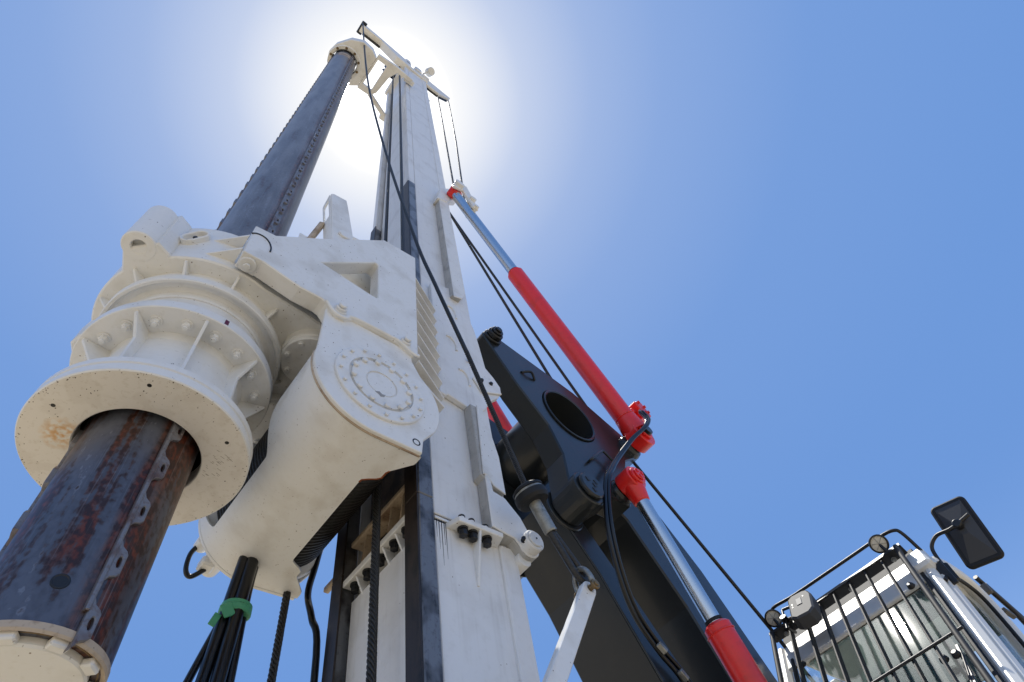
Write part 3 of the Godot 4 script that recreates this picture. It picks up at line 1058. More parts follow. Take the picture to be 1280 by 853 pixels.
	# webs towards the carriage arm
	for q in [[4.50, 4.58], [4.66, 4.75]]:
		b = MB.new()
		b.prism(pv([[-0.19, 0.43], [-0.045, 0.57], [-0.045, 0.46]]), q[0], q[0] + 0.014, 0.002, flat_xf(0.0))
		put(b, "web", M.white, t)
	# hydraulic motor covers under the housing
	var mb := bolt_mesh(0.013, 0.014, 1.3)
	for s in [1.0, -1.0]:
		b = MB.new()
		b.lathe(PackedVector2Array([Vector2(0.0, 4.352), Vector2(0.148, 4.352), Vector2(0.154, 4.358), Vector2(0.154, 4.382), Vector2(0.161, 4.386), Vector2(0.161, 4.437)]), 48, Transform3D(Basis.IDENTITY, Vector3(0.512, 0, s * 0.245)))
		var mc := put(b, "motor_cover", M.white, t)
		for k in 8:
			share(mb, "bolt", M.white, mc, along(Vector3.DOWN, Vector3(0.512, 4.352, s * 0.245) + pol(0.125, k * 45.0 - 50.0, 0.0)))
	b = MB.new()
	b.prism(pv([[-0.40, 0.0], [-0.435, -0.03], [-0.452, -0.09], [-0.43, -0.14], [-0.38, -0.16], [-0.34, -0.08]]), 4.16, 4.30, 0.008, flat_xf(0.0))
	put(b, "side_lug", M.white, t)

func build_carriage() -> void:
	var t := thing("feed_carriage", "white plate carriage with triangular window, joining the rotary drive to the mast", "carriage")
	var b: MB
	var side := pv([[-0.035, 4.452], [-0.041, 4.76], [0.062, 4.775], [0.30, 5.06], [0.706, 5.59], [0.965, 5.616], [0.954, 4.332], [0.925, 4.325], [0.836, 4.373], [0.774, 4.378], [0.561, 4.366], [0.515, 4.318], [0.470, 4.313], [0.438, 4.336], [0.405, 4.386], [0.380, 4.398], [0.26, 4.394], [0.063, 4.442]])
	var win := pv([[0.335, 4.765], [0.350, 4.785], [0.652, 5.155], [0.668, 5.155], [0.680, 5.14], [0.690, 4.735], [0.680, 4.72], [0.662, 4.72]])
	for s in [1.0, -1.0]:
		b = MB.new()
		b.prism(side, s * 0.492, s * 0.590, 0.006, Transform3D.IDENTITY, win)
		var pl := put(b, "side_plate", M.white, t)
		if s > 0:
			# raised rim that follows the lower edge
			b = MB.new()
			var e := []
			for q in [[0.954, 4.340], [0.925, 4.333], [0.836, 4.381], [0.774, 4.386], [0.561, 4.374], [0.515, 4.326], [0.470, 4.321], [0.438, 4.344], [0.405, 4.394]]:
				e.append(Vector3(q[0], q[1], 0.592))
			b.sweep(smooth(e, 5), 0.011, 8)
			put(b, "edge_bead", M.white, pl)
			for q in [[0.483, 4.381], [0.868, 4.40]]:
				b = MB.new()
				b.cyl(Vector3(q[0], q[1], 0.588), Vector3(q[0], q[1], 0.597), 0.037, -1, 28)
				b.cyl(Vector3(q[0], q[1], 0.596), Vector3(q[0], q[1], 0.612), 0.030, -1, 28)
				b.cyl(Vector3(q[0], q[1], 0.615), Vector3(q[0], q[1], 0.630), 0.021, -1, 24)
				put(b, "bolt", M.white, pl)
			b = MB.new()
			b.box(Vector3(0.01, 4.449, 0.541), Vector3(0.094, 0.016, 0.100), 0.003)
			b.cyl(Vector3(0.008, 4.441, 0.538), Vector3(0.008, 4.424, 0.538), 0.040, -1, 32)
			b.bolt(Vector3(0.008, 4.424, 0.538), Vector3.DOWN, 0.018, 0.020, 0)
			put(b, "clamp_bolt", M.white, pl)
			b = MB.new()
			var slot := []
			for i in 9:
				var a := PI * (0.75 - 0.78 * i / 8.0)
				slot.append(Vector3(0.005 + cos(a) * 0.066, 4.575 + sin(a) * 0.110, 0.591))
			b.sweep(smooth(slot, 3), 0.0045, 6)
			put(b, "slot", M.greydark, pl)
	# end blocks in front, cross members between the plates
	b = MB.new()
	b.box(Vector3(0.90, 5.0, 0.0), Vector3(0.06, 1.10, 0.98), 0.006)
	put(b, "cross_plate", M.white, t)
	b = MB.new()
	b.box(Vector3(0.80, 5.575, 0.0), Vector3(0.22, 0.03, 0.98), 0.004)
	put(b, "cross_plate", M.white, t)
	b = MB.new()
	b.box(Vector3(0.62, 4.62, 0.0), Vector3(0.04, 0.40, 0.98), 0.004)
	put(b, "cross_plate", M.white, t)
	# stacked guide fins between plate and rail
	var fm := MB.new()
	fm.prism(pv([[0.956, 0.590], [1.215, 0.455], [1.215, 0.400], [0.956, 0.400]]), 0.0, 0.012, 0.002, flat_xf(0.0))
	var fin := fm.mesh()
	for k in 8:
		share(fin, "guide_fin", M.white, t, Transform3D(Basis.IDENTITY, Vector3(0, 4.30 + 0.142 * k, 0)))
	b = MB.new()
	b.box(Vector3(1.085, 4.80, 0.394), Vector3(0.258, 1.10, 0.010), 0.002)
	put(b, "fin_backing", M.white, t)
	b = MB.new()
	b.box(Vector3(0.985, 4.80, -0.43), Vector3(0.06, 1.10, 0.10), 0.006)
	put(b, "guide_shoe", M.white, t)
	b = MB.new()
	b.prism(pv([[0.94, 0.40], [1.22, 0.40], [1.22, 0.445], [0.94, 0.555]]), 4.235, 4.255, 0.003, flat_xf(0.0))
	b.prism(pv([[0.94, 4.10], [0.94, 4.24], [1.21, 4.24]]), 0.40, 0.42, 0.003)
	put(b, "guide_bracket", M.white, t)
	# inner wall behind the window, with a small dark opening
	b = MB.new()
	b.box(Vector3(0.52, 4.98, 0.405), Vector3(0.62, 0.80, 0.012), 0.003)
	var iw := put(b, "inner_wall", M.white, t)
	b = MB.new()
	b.prism(pv([[0.505, 4.93], [0.545, 5.03], [0.60, 5.03], [0.60, 4.89], [0.585, 4.87]]), 0.4112, 0.414, 0.0008)
	put(b, "opening", M.black, iw)
	# lifting bracket leaning forward from the sloping top edge
	b = MB.new()
	b.prism(pv([[0.375, 5.14], [0.47, 5.27], [0.498, 5.38], [0.418, 5.86], [0.402, 5.935], [0.30, 5.91], [0.287, 5.89]]), 0.553, 0.567, 0.004)
	var lb := put(b, "lifting_bracket", M.white, t)
	b = MB.new()
	var fy := Vector3(0.287 - 0.385, 5.89 - 5.14, 0.0).normalized()
	var ff := Transform3D(Basis(Vector3(0, 0, 1), fy, Vector3(0, 0, 1).cross(fy)), Vector3(0.382, 5.14, 0.0))
	b.prism(pv([[0.455, 0.0], [0.5535, 0.0], [0.5535, 0.75], [0.470, 0.72], [0.455, 0.70]]), -0.006, 0.006, 0.003, ff, pv([[0.472, 0.44], [0.532, 0.44], [0.532, 0.69], [0.484, 0.675], [0.472, 0.65]]))
	put(b, "bracket_front", M.white, lb)
	b = MB.new()
	b.cyl(Vector3(0.435, 5.33, 0.566), Vector3(0.435, 5.33, 0.582), 0.042, -1, 22)
	put(b, "bracket_pad", M.white, lb)
	b = MB.new()
	b.sweep(PackedVector3Array([Vector3(0.31, 5.55, 0.47), Vector3(0.25, 5.18, 0.36)]), 0.022, 4)
	put(b, "stay", M.cream, lb)
	b = MB.new()
	b.sweep(PackedVector3Array([Vector3(0.48, 5.47, 0.52), Vector3(0.62, 5.50, 0.52)]), 0.016, 4)
	put(b, "stay", M.white, lb)

func build_winch() -> void:
	var t := thing("rope_winch", "white winch with curved guard and round bolted hub, slung under the carriage", "winch")
	var c := Vector2(0.745, 3.945)
	var r := 0.335
	var pl := pv([[0.925, 4.29], [0.925, 4.37], [0.418, 4.37], [0.418, 4.07]])
	pl.append_array(circle(c, r, 22, deg_to_rad(170), deg_to_rad(270)))
	pl.append_array(pv([[0.967, 3.610], [0.977, 3.700]]))
	pl.append_array(circle(c, r, 16, deg_to_rad(-26), deg_to_rad(46)))
	var b: MB
	for s in [1.0, -1.0]:
		b = MB.new()
		b.prism(pl, s * 0.548, s * 0.572, 0.004)
		put(b, "side_plate", M.white, t)
	# guard sheet: profile = arc of the front, then a flat tail
	var NZ := 64
	var NA := 40
	var rows := []
	for i in NZ + 1:
		var z: float = lerp(-0.547, 0.547, float(i) / NZ)
		var st := 213.0
		if z > 0.08:
			st = lerp(213.0, 160.0, smoothstep(0.08, 0.27, z))
		elif z < -0.43:
			st = lerp(213.0, 170.0, smoothstep(0.43, 0.56, -z))
		var en := 0.078
		var az: float = abs(z)
		if az > 0.30:
			en = lerp(0.078, 0.15, smoothstep(0.30, 0.36, az))
			en = lerp(en, 0.232, clamp((az - 0.40) / 0.10, 0.0, 1.0))
		var arc := deg_to_rad(270.0 - st) * r
		var total: float = arc + en
		var ro := []
		for k in NA + 1:
			var s: float = total * k / NA
			var p: Vector2
			var nn: Vector2
			if s < arc:
				var a := deg_to_rad(st) + s / r
				nn = Vector2(cos(a), sin(a))
				p = c + nn * r
			else:
				nn = Vector2(0, -1)
				p = Vector2(c.x + s - arc, c.y - r)
			ro.append([Vector3(p.x, p.y, z), Vector3(nn.x, nn.y, 0)])
		rows.append(ro)
	b = MB.new()
	var th := 0.010
	for i in NZ:
		for k in NA:
			var A: Array = rows[i][k]
			var B: Array = rows[i + 1][k]
			var C: Array = rows[i + 1][k + 1]
			var D: Array = rows[i][k + 1]
			b.tri(A[0], B[0], C[0], A[1], B[1], C[1])
			b.tri(A[0], C[0], D[0], A[1], C[1], D[1])
			b.tri(A[0] - A[1] * th, B[0] - B[1] * th, C[0] - C[1] * th, -A[1], -B[1], -C[1])
			b.tri(A[0] - A[1] * th, C[0] - C[1] * th, D[0] - D[1] * th, -A[1], -C[1], -D[1])
		for k in [0, NA]:
			var A: Array = rows[i][k]
			var B: Array = rows[i + 1][k]
			var hint: Vector3 = A[1].cross(Vector3(0, 0, 1)) * (1.0 if k == 0 else -1.0)
			b.quad(A[0], B[0], B[0] - B[1] * th, A[0] - A[1] * th, hint)
	put(b, "guard", M.guard, t)
	b = MB.new()
	var re := []
	for i in range(int(NZ * 0.775), int(NZ * 0.90)):
		var E: Array = rows[i][NA]
		re.append(E[0] - E[1] * 0.004)
	b.sweep(PackedVector3Array(re), 0.0065, 6)
	put(b, "rusty_edge", M.rust, t)
	# bead where the guard meets the near plate
	b = MB.new()
	var bead := []
	for i in 22:
		var a := deg_to_rad(172.0 + 98.0 * i / 21.0)
		bead.append(Vector3(c.x + cos(a) * r, c.y + sin(a) * r, 0.549))
	bead.append(Vector3(0.965, c.y - r, 0.549))
	b.sweep(PackedVector3Array(bead), 0.006, 8)
	put(b, "weld_bead", M.cream, t)
	# rope on the drum
	b = MB.new()
	var prof := PackedVector2Array()
	var zz := -0.455
	while zz < 0.45:
		for k in 4:
			prof.append(Vector2(0.285 + 0.015 * sin(PI * (k + 0.5) / 4.0), zz + 0.026 * (k + 0.5) / 4.0))
		zz += 0.026
	b.lathe(prof, 40, Transform3D(Basis(Vector3(1, 0, 0), Vector3(0, 0, 1), Vector3(0, -1, 0)), Vector3(c.x, c.y, 0)))
	put(b, "rope_coils", M.rope, t)
	for s in [-1.0, 1.0]:
		b = MB.new()
		b.lathe(PackedVector2Array([Vector2(0.20, 0.0), Vector2(0.262, 0.0), Vector2(0.318, 0.035), Vector2(0.322, 0.045), Vector2(0.322, 0.07)]), 48, MB.frame(Vector3(c.x, c.y, s * 0.46), Vector3(c.x, c.y, s)))
		put(b, "drum_flange", M.white, t)
	# gearbox hub on the near plate
	b = MB.new()
	b.lathe(PackedVector2Array([Vector2(0.240, 0.0), Vector2(0.240, 0.010), Vector2(0.236, 0.014), Vector2(0.174, 0.014), Vector2(0.172, -0.006), Vector2(0.158, -0.006), Vector2(0.156, 0.012), Vector2(0.085, 0.012), Vector2(0.083, 0.005), Vector2(0.078, 0.005), Vector2(0.076, 0.010), Vector2(0.0, 0.010)]), 72, MB.frame(Vector3(c.x, c.y, 0.572), Vector3(c.x, c.y, 1.0)))
	var hub := put(b, "hub_cover", M.white, t)
	var ob := bolt_mesh(0.010, 0.012, 0)
	var ib := MB.new()
	ib.cyl(Vector3.ZERO, Vector3(0, 0.014, 0), 0.015, -1, 14, 0.003)
	var ibm := ib.mesh()
	for k in 16:
		var a := TAU * k / 16 + 0.12
		share(ob, "bolt", M.white, hub, along(Vector3(0, 0, 1), Vector3(c.x + cos(a) * 0.215, c.y + sin(a) * 0.215, 0.586)))
	for k in 12:
		var a := TAU * k / 12 + 0.2
		share(ibm, "bolt", M.white, hub, along(Vector3(0, 0, 1), Vector3(c.x + cos(a) * 0.150, c.y + sin(a) * 0.150, 0.583)))
	b = MB.new()
	b.prism(pv([[c.x - 0.035, c.y - 0.080], [c.x - 0.012, c.y - 0.066], [c.x + 0.004, c.y - 0.078], [c.x + 0.022, c.y - 0.070], [c.x + 0.014, c.y - 0.092], [c.x - 0.004, c.y - 0.100], [c.x - 0.014, c.y - 0.090]]), 0.5842, 0.5850, 0.0003)
	put(b, "dried_mud", M.dull_grey, hub)
	var hm := MB.new()
	hm.lathe(PackedVector2Array([Vector2(0.0, -0.002), Vector2(0.014, -0.002), Vector2(0.015, 0.001), Vector2(0.021, 0.001)]), 18, MB.frame(Vector3(0.937, 3.664, 0.572), Vector3(0.937, 3.664, 1.0)))
	put(hm, "eyelet", M.greydark, t)

func build_boom() -> void:
	# --- triangular link between mast and booms
	var t := thing("boom_link", "dark grey triangular link plate with large round tube hole behind the mast", "boom link")
	var o := PackedVector2Array()
	o.append_array(circle(Vector2(1.785, 5.515), 0.085, 8, deg_to_rad(62), deg_to_rad(195)))
	o.append_array(pv([[1.938, 5.045], [2.156, 4.724], [2.215, 4.47]]))
	o.append_array(circle(Vector2(2.305, 4.17), 0.125, 10, deg_to_rad(160), deg_to_rad(330)))
	o.append_array(pv([[2.60, 4.26]]))
	o.append_array(circle(Vector2(2.70, 4.34), 0.10, 6, deg_to_rad(-50), deg_to_rad(40)))
	o.append_array(pv([[2.96, 4.80]]))
	o.append_array(circle(Vector2(3.09, 5.02), 0.11, 8, deg_to_rad(-30), deg_to_rad(62)))
	o.append_array(pv([[2.601, 5.402]]))
	var hc := Vector2(2.429, 4.995)
	for s in [1.0, -1.0]:
		var b := MB.new()
		b.prism(o, s * 0.22, s * 0.40, 0.010, Transform3D.IDENTITY, circle(hc, 0.246, 44))
		var pl := put(b, "link_plate", M.grey, t)
		b = MB.new()
		b.lathe(PackedVector2Array([Vector2(0.247, 0.0), Vector2(0.247, 0.012), Vector2(0.238, 0.016), Vector2(0.228, 0.010), Vector2(0.226, -0.18)]), 48, MB.frame(Vector3(hc.x, hc.y, s * 0.40), Vector3(hc.x, hc.y, s * 2.0)))
		put(b, "tube_rim", M.grey, pl)
		b = MB.new()
		var px := Vector2(1.785, 5.515)
		b.cyl(Vector3(px.x, px.y, s * 0.398), Vector3(px.x, px.y, s * 0.425), 0.078, -1, 28, 0.006)
		b.cyl(Vector3(px.x, px.y, s * 0.425), Vector3(px.x, px.y, s * 0.465), 0.064, -1, 28, 0.008)
		b.cyl(Vector3(px.x, px.y, s * 0.465), Vector3(px.x, px.y, s * 0.485), 0.050, -1, 24, 0.006)
		b.cyl(Vector3(px.x, px.y, s * 0.485), Vector3(px.x, px.y, s * 0.50), 0.030, -1, 20, 0.005)
		put(b, "pin_cap", M.greydark, pl)
		b = MB.new()
		b.cyl(Vector3(2.305, 4.17, s * 0.225), Vector3(2.305, 4.17, s * 0.445), 0.124, -1, 36, 0.008)
		put(b, "pin_bush", M.grey, pl)
		b = MB.new()
		b.cyl(Vector3(2.305, 4.17, s * 0.445), Vector3(2.305, 4.17, s * 0.478), 0.098, -1, 36, 0.010)
		var pc := put(b, "pin_plate", M.grey, pl)
		for q in [[-0.035, 0.030], [0.035, 0.035], [0.0, -0.045], [0.015, 0.0]]:
			b = MB.new()
			b.box(Vector3(2.305 + q[0], 4.17 + q[1], s * 0.479), Vector3(0.026, 0.034, 0.006), 0.002, Basis(Vector3(0, 0, 1), 0.5))
			put(b, "bolt_pocket", M.black, pc)
		b = MB.new()
		b.lathe(PackedVector2Array([Vector2(0.108, 0.0), Vector2(0.100, 0.03), Vector2(0.070, 0.055), Vector2(0.066, 0.08)]), 32, MB.frame(Vector3(3.09, 5.02, s * 0.395), Vector3(3.09, 5.02, s * 2.0)))
		b.cyl(Vector3(3.105, 5.04, s * 0.46), Vector3(3.105, 5.04, s * 0.62), 0.045, -1, 20)
		put(b, "cylinder_pin", M.grey, pl)
		b = MB.new()
		b.lathe(PackedVector2Array([Vector2(0.098, 0.0), Vector2(0.094, 0.025), Vector2(0.080, 0.045), Vector2(0.0, 0.045)]), 32, MB.frame(Vector3(2.698, 4.35, s * 0.395), Vector3(2.698, 4.35, s * 2.0)))
		put(b, "cylinder_pin", M.grey, pl)
		if s > 0:
			b = MB.new()
			b.sweep(smooth([Vector3(2.46, 4.52, 0.40), Vector3(2.47, 4.53, 0.44), Vector3(2.60, 4.66, 0.445), Vector3(2.63, 4.67, 0.445), Vector3(2.70, 4.60, 0.445), Vector3(2.66, 4.51, 0.445), Vector3(2.65, 4.50, 0.40)], 5), 0.009, 8)
			put(b, "hose_loop", M.grey, pl)
			b = MB.new()
			b.sweep(smooth([Vector3(2.02, 5.24, 0.402), Vector3(2.10, 5.27, 0.43), Vector3(2.15, 5.23, 0.402)], 5), 0.010, 8)
			put(b, "hose_loop", M.greydark, pl)
	var bt := MB.new()
	bt.cyl(Vector3(hc.x, hc.y, -0.22), Vector3(hc.x, hc.y, 0.22), 0.244, -1, 56, 0.0)
	put(bt, "cross_tube", M.grey, t)
	# --- lower boom
	t = thing("lower_boom", "dark grey boom beam running down from the link pin, nearest the mast", "boom")
	bt = MB.new()
	bt.prism(pv([[2.19, 4.25], [2.283, 4.10], [2.469, 3.78], [2.735, 3.14], [3.35, 1.60], [3.75, 1.60], [2.963, 3.30], [2.74, 3.70], [2.46, 4.18], [2.34, 4.29], [2.24, 4.30]]), -0.27, 0.20, 0.012)
	var bm := put(bt, "beam", M.grey, t)
	bt = MB.new()
	bt.sweep(PackedVector3Array([Vector3(2.30, 4.07, 0.201), Vector3(2.475, 3.77, 0.201), Vector3(2.74, 3.13, 0.201), Vector3(3.3, 1.72, 0.201)]), 0.006, 6)
	put(bt, "weld_bead", M.grey, bm)
	for s in [0.2005, -0.2705]:
		bt = MB.new()
		bt.cyl(Vector3(2.305, 4.17, s), Vector3(2.305, 4.17, s + (0.018 if s > 0 else -0.018)), 0.150, -1, 36, 0.006)
		put(bt, "pivot_ring", M.grey, bm)
	# --- upper boom
	t = thing("upper_boom", "broad dark boom beam behind the red lift cylinder", "boom")
	bt = MB.new()
	bt.prism(pv([[2.80, 4.62], [2.90, 4.50], [2.998, 4.40], [3.288, 3.80], [4.02, 1.60], [4.75, 1.60], [4.10, 3.28], [4.018, 3.468], [3.713, 4.228], [3.462, 4.655], [3.20, 4.90], [3.0, 4.9]]), -0.20, 0.20, 0.012)
	put(bt, "beam", M.grey, t)

func make_cylinder(t: Node3D, eye: Vector3, far_end: Vector3, split: float, rr: float, rb: float, rod_at_eye: bool) -> void:
	# eye at the first end; split = share of the length where rod meets barrel
	var d := (far_end - eye).normalized()
	var mid := eye.lerp(far_end, split)
	var b := MB.new()
	var side := Vector3(0, 0, 1)
	if rod_at_eye:
		b.cyl(eye + d * 0.07, mid + d * 0.05, rr, -1, 32)
		put(b, "rod", M.chrome, t)
		b = MB.new()
		b.cyl(mid, far_end, rb, -1, 40, 0.012)
		b.cyl(mid - d * 0.006, mid + d * 0.02, rr + 0.012, -1, 32, 0.002)
		put(b, "barrel", M.red, t)
		b = MB.new()
		b.cyl(eye - side * 0.060, eye + side * 0.060, 0.088, -1, 32, 0.006)
		b.cyl(eye + d * 0.04, eye + d * 0.17, 0.075, rr + 0.008, 28, 0.006)
	else:
		b.cyl(mid - d * 0.05, far_end - d * 0.05, rr, -1, 32)
		put(b, "rod", M.chrome, t)
		b = MB.new()
		b.cyl(eye + d * 0.12, mid, rb, -1, 40, 0.010)
		b.cyl(mid - d * 0.004, mid + d * 0.02, rr + 0.012, -1, 32, 0.002)
		put(b, "barrel", M.red, t)
		b = MB.new()
		b.cyl(eye - side * 0.058, eye + side * 0.058, 0.115, -1, 36, 0.006)
		b.cyl(eye + d * 0.04, eye + d * 0.20, 0.105, rb + 0.004, 32, 0.006)
		var fb := MB.new()
		fb.cyl(far_end - side * 0.05, far_end + side * 0.05, 0.075, -1, 28, 0.006)
		put(fb, "rod_eye", M.red, t)
	var sl := MB.new()
	var sd := d if not rod_at_eye else -d
	sl.cyl(mid + sd * 0.012, mid + sd * 0.030, rr + 0.006, -1, 32, 0.002)
	put(sl, "rod_seal", M.rubber, t)
	var wd := MB.new()
	var wr := PackedVector3Array()
	var wf := MB.frame(eye, eye + d)
	var wy := 0.205 if not rod_at_eye else eye.distance_to(mid) + 0.05
	for k in 25:
		var wa := TAU * k / 24
		wr.append(wf * Vector3(cos(wa) * (rb + 0.001), wy, sin(wa) * (rb + 0.001)))
	wd.sweep(wr, 0.005, 6, false)
	put(wd, "weld_bead", M.red, t)
	var e := put(b, "eye", M.red, t)
	b = MB.new()
	b.cyl(eye + side * 0.058, eye + side * 0.082, 0.066, -1, 28, 0.006)
	b.cyl(eye + side * 0.082, eye + side * 0.094, 0.046, -1, 24, 0.004)
	for q in 3:
		var a := TAU * q / 3 + 0.4
		b.box(eye + side * 0.096 + Vector3(cos(a) * 0.026, sin(a) * 0.026, 0), Vector3(0.018, 0.028, 0.008), 0.002)
	put(b, "pin_cover", M.red, e)

func build_cylinders() -> void:
	var grp := "red mast cylinders"
	var t := thing("mast_cylinder", "long red hydraulic cylinder with chrome rod leaning against the mast, in the open sky", "hydraulic cylinder", grp)
	make_cylinder(t, Vector3(3.115, 5.05, 0.51), Vector3(1.60, 8.30, 0.51), 0.59, 0.055, 0.083, false)
	# valve block with fittings at the foot
	var b := MB.new()
	var d := (Vector3(1.60, 8.30, 0.51) - Vector3(3.115, 5.05, 0.51)).normalized()
	var f := MB.frame(Vector3(3.115, 5.05, 0.51), Vector3(3.115, 5.05, 0.51) + d)
	b.box(Vector3(3.235, 5.40, 0.55), Vector3(0.12, 0.16, 0.10), 0.008, Basis(Vector3(0, 0, 1), 0.43))
	b.box(Vector3(3.17, 5.38, 0.53), Vector3(0.08, 0.05, 0.06), 0.006, Basis(Vector3(0, 0, 1), 0.43))
	var vb := put(b, "valve_block", M.red, t)
	for q in [[3.20, 5.46], [3.265, 5.44], [3.285, 5.38], [3.24, 5.35]]:
		b = MB.new()
		b.bolt(Vector3(q[0], q[1], 0.585), Vector3(0.2, 0.1, 0.97).normalized(), 0.014, 0.03)
		put(b, "fitting", M.red, vb)
	for q in [[3.18, 5.335], [3.235, 5.315]]:
		b = MB.new()
		b.cyl(Vector3(q[0], q[1] + 0.02, 0.585), Vector3(q[0] + 0.01, q[1] - 0.06, 0.60), 0.014, -1, 12)
		b.bolt(Vector3(q[0], q[1], 0.586), Vector3(0.1, -0.95, 0.2).normalized(), 0.019, 0.03, 0)
		put(b, "hose_fitting", M.galv, vb)
	t = thing("mast_cylinder", "red hydraulic cylinder glimpsed between the mast and the dark link plate", "hydraulic cylinder", grp)
	make_cylinder(t, Vector3(3.115, 5.05, -0.51), Vector3(1.60, 8.30, -0.51), 0.59, 0.048, 0.075, false)
	t = thing("lift_cylinder", "red lift cylinder with chrome rod pointing up, left of the cab", "hydraulic cylinder")
	make_cylinder(t, Vector3(2.698, 4.36, 0.505), Vector3(3.32, 1.95, 0.505), 0.40, 0.046, 0.078, true)

func build_cab() -> void:
	var t := thing("operator_cab", "white operator cab with barred windscreen guard", "cab")
	var b: MB
	# frame of the sloping front: dv = up along the windscreen, dn = outwards, du = across
	var dv := Vector3(0.588, 0.806, -0.06).normalized()
	var du := Vector3(0.05, 0.0, 1.0)
	du = (du - dv * du.dot(dv)).normalized()
	var dn := du.cross(dv)          # points forwards / up
	if dn.x > 0.0:
		dn = -dn
	var O := Vector3(4.0, 3.73, 0.85)
	var bs := Basis(du, dv, du.cross(dv))
	var P := func(u: float, vdown: float, w: float) -> Vector3: return O + du * (u - 0.85) - dv * vdown + dn * w
	# --- windscreen guard
	b = MB.new()
	b.box(P.call(0.845, 0.012, -0.030), Vector3(1.04, 0.012, 0.064), 0.002, bs)
	b.box(P.call(0.845, 0.006, 0.006), Vector3(1.04, 0.030, 0.006), 0.001, bs)
	var guard := put(b, "guard_head", M.black, t)
	for u in [0.475, 0.605, 0.728, 0.843, 0.968, 1.088, 1.212]:
		b = MB.new()
		b.box(P.call(u, 0.84, -0.022), Vector3(0.010, 1.66, 0.046), 0.001, bs)
		put(b, "guard_bar", M.rubber, guard)
	for u in [0.352, 1.338]:
		b = MB.new()
		b.sweep(smooth([P.call(u, 0.0, -0.06), P.call(u, 0.03, 0.0), P.call(u, 0.10, 0.015), P.call(u, 0.9, 0.015), P.call(u, 1.68, 0.01)], 6), 0.016, 10)
		put(b, "guard_tube", M.rubber, guard)
	b = MB.new()
	b.cyl(P.call(0.34, 0.955, 0.008), P.call(1.38, 0.955, 0.008), 0.008, -1, 10)
	put(b, "cross_rod", M.black, guard)
	for u in [0.425, 0.70, 0.95, 1.275]:
		b = MB.new()
		b.bolt(P.call(u, 0.03, -0.04), -dv, 0.012, 0.012)
		put(b, "bolt", M.galv, guard)
	# --- header, seal and windscreen
	b = MB.new()
	b.box(P.call(0.86, 0.110, -0.132), Vector3(1.06, 0.260, 0.03), 0.008, bs)
	put(b, "header", M.cabwhite, t)
	b = MB.new()
	b.box(P.call(0.86, -0.075, -0.138), Vector3(1.05, 0.108, 0.03), 0.004, bs)
	put(b, "roof_seal", M.rubber, t)
	b = MB.new()
	b.box(P.call(0.86, 1.03, -0.125), Vector3(0.96, 1.48, 0.006), 0.001, bs)
	put(b, "windscreen", M.glass, t)
	for u in [0.378, 1.352]:
		b = MB.new()
		b.box(P.call(u, 0.95, -0.120), Vector3(0.022, 1.55, 0.030), 0.004, bs)
		put(b, "window_seal", M.rubber, t)
	# --- windscreen pillars: pale folded posts
	for s in [0, 1]:
		var u0 := 0.305 if s == 0 else 1.392
		b = MB.new()
		b.box(P.call(u0, 0.84, -0.140), Vector3(0.062, 1.70, 0.062), 0.014, bs * Basis(Vector3(0, 1, 0), 0.7 if s == 1 else -0.7))
		put(b, "pillar", M.cabwhite, t)
	b = MB.new()
	b.box(P.call(1.425, 0.86, -0.235), Vector3(0.030, 1.66, 0.150), 0.010, bs)
	put(b, "pillar", M.cabwhite, t)
	b = MB.new()
	b.box(P.call(1.385, 0.10, -0.11), Vector3(0.12, 0.18, 0.09), 0.02, bs)
	put(b, "corner_cap", M.cabwhite, t)
	# --- roof
	b = MB.new()
	b.prism(pv([[4.17, 3.58], [4.19, 3.655], [4.25, 3.68], [4.90, 3.68], [5.02, 3.62], [5.02, 3.55], [4.17, 3.55]]), 0.33, 1.40, 0.015)
	put(b, "roof", M.cabwhite, t)
	b = MB.new()
	b.box(Vector3(4.52, 3.535, 0.86), Vector3(0.66, 0.02, 0.96), 0.004)
	put(b, "headliner", M.lining, t)
	# --- side frame round the door window
	b = MB.new()
	b.sweep(smooth([Vector3(4.06, 3.52, 1.425), Vector3(4.14, 3.585, 1.43), Vector3(4.40, 3.62, 1.43), Vector3(4.60, 3.60, 1.43), Vector3(4.68, 3.50, 1.43), Vector3(4.66, 3.30, 1.43), Vector3(4.54, 2.95, 1.43), Vector3(4.40, 2.40, 1.43)], 8), 0.046, 12)
	put(b, "door_frame", M.cabwhite, t)
	b = MB.new()
	b.sweep(smooth([Vector3(3.96, 3.40, 1.44), Vector3(4.16, 3.50, 1.45), Vector3(4.40, 3.53, 1.45), Vector3(4.55, 3.50, 1.45), Vector3(4.585, 3.42, 1.45), Vector3(4.56, 3.25, 1.45), Vector3(4.46, 2.95, 1.45)], 8), 0.012, 8)
	put(b, "window_seal", M.rubber, t)
	b = MB.new()
	b.prism(pv([[3.75, 3.20], [3.98, 3.48], [4.40, 3.52], [4.56, 3.46], [4.54, 3.25], [4.44, 2.95], [4.25, 2.4], [3.30, 2.4]]), 1.408, 1.413, 0.001)
	put(b, "door_glass", M.glass, t)
	b = MB.new()
	b.prism(pv([[3.75, 3.20], [3.98, 3.48], [4.40, 3.52], [4.56, 3.46], [4.54, 3.25], [4.44, 2.95], [4.25, 2.4], [3.30, 2.4]]), 0.318, 0.323, 0.001)
	put(b, "side_glass", M.glass, t)
	b = MB.new()
	b.box(Vector3(4.62, 2.95, 0.32), Vector3(0.10, 1.2, 0.06), 0.01)
	put(b, "pillar", M.cabwhite, t)
	# --- lower body and rear
	b = MB.new()
	b.box(Vector3(4.02, 1.99, 0.86), Vector3(1.75, 0.78, 1.14), 0.03)
	put(b, "lower_body", M.cabwhite, t)
	b = MB.new()
	b.box(Vector3(4.86, 2.60, 0.86), Vector3(0.05, 0.44, 1.10), 0.01)
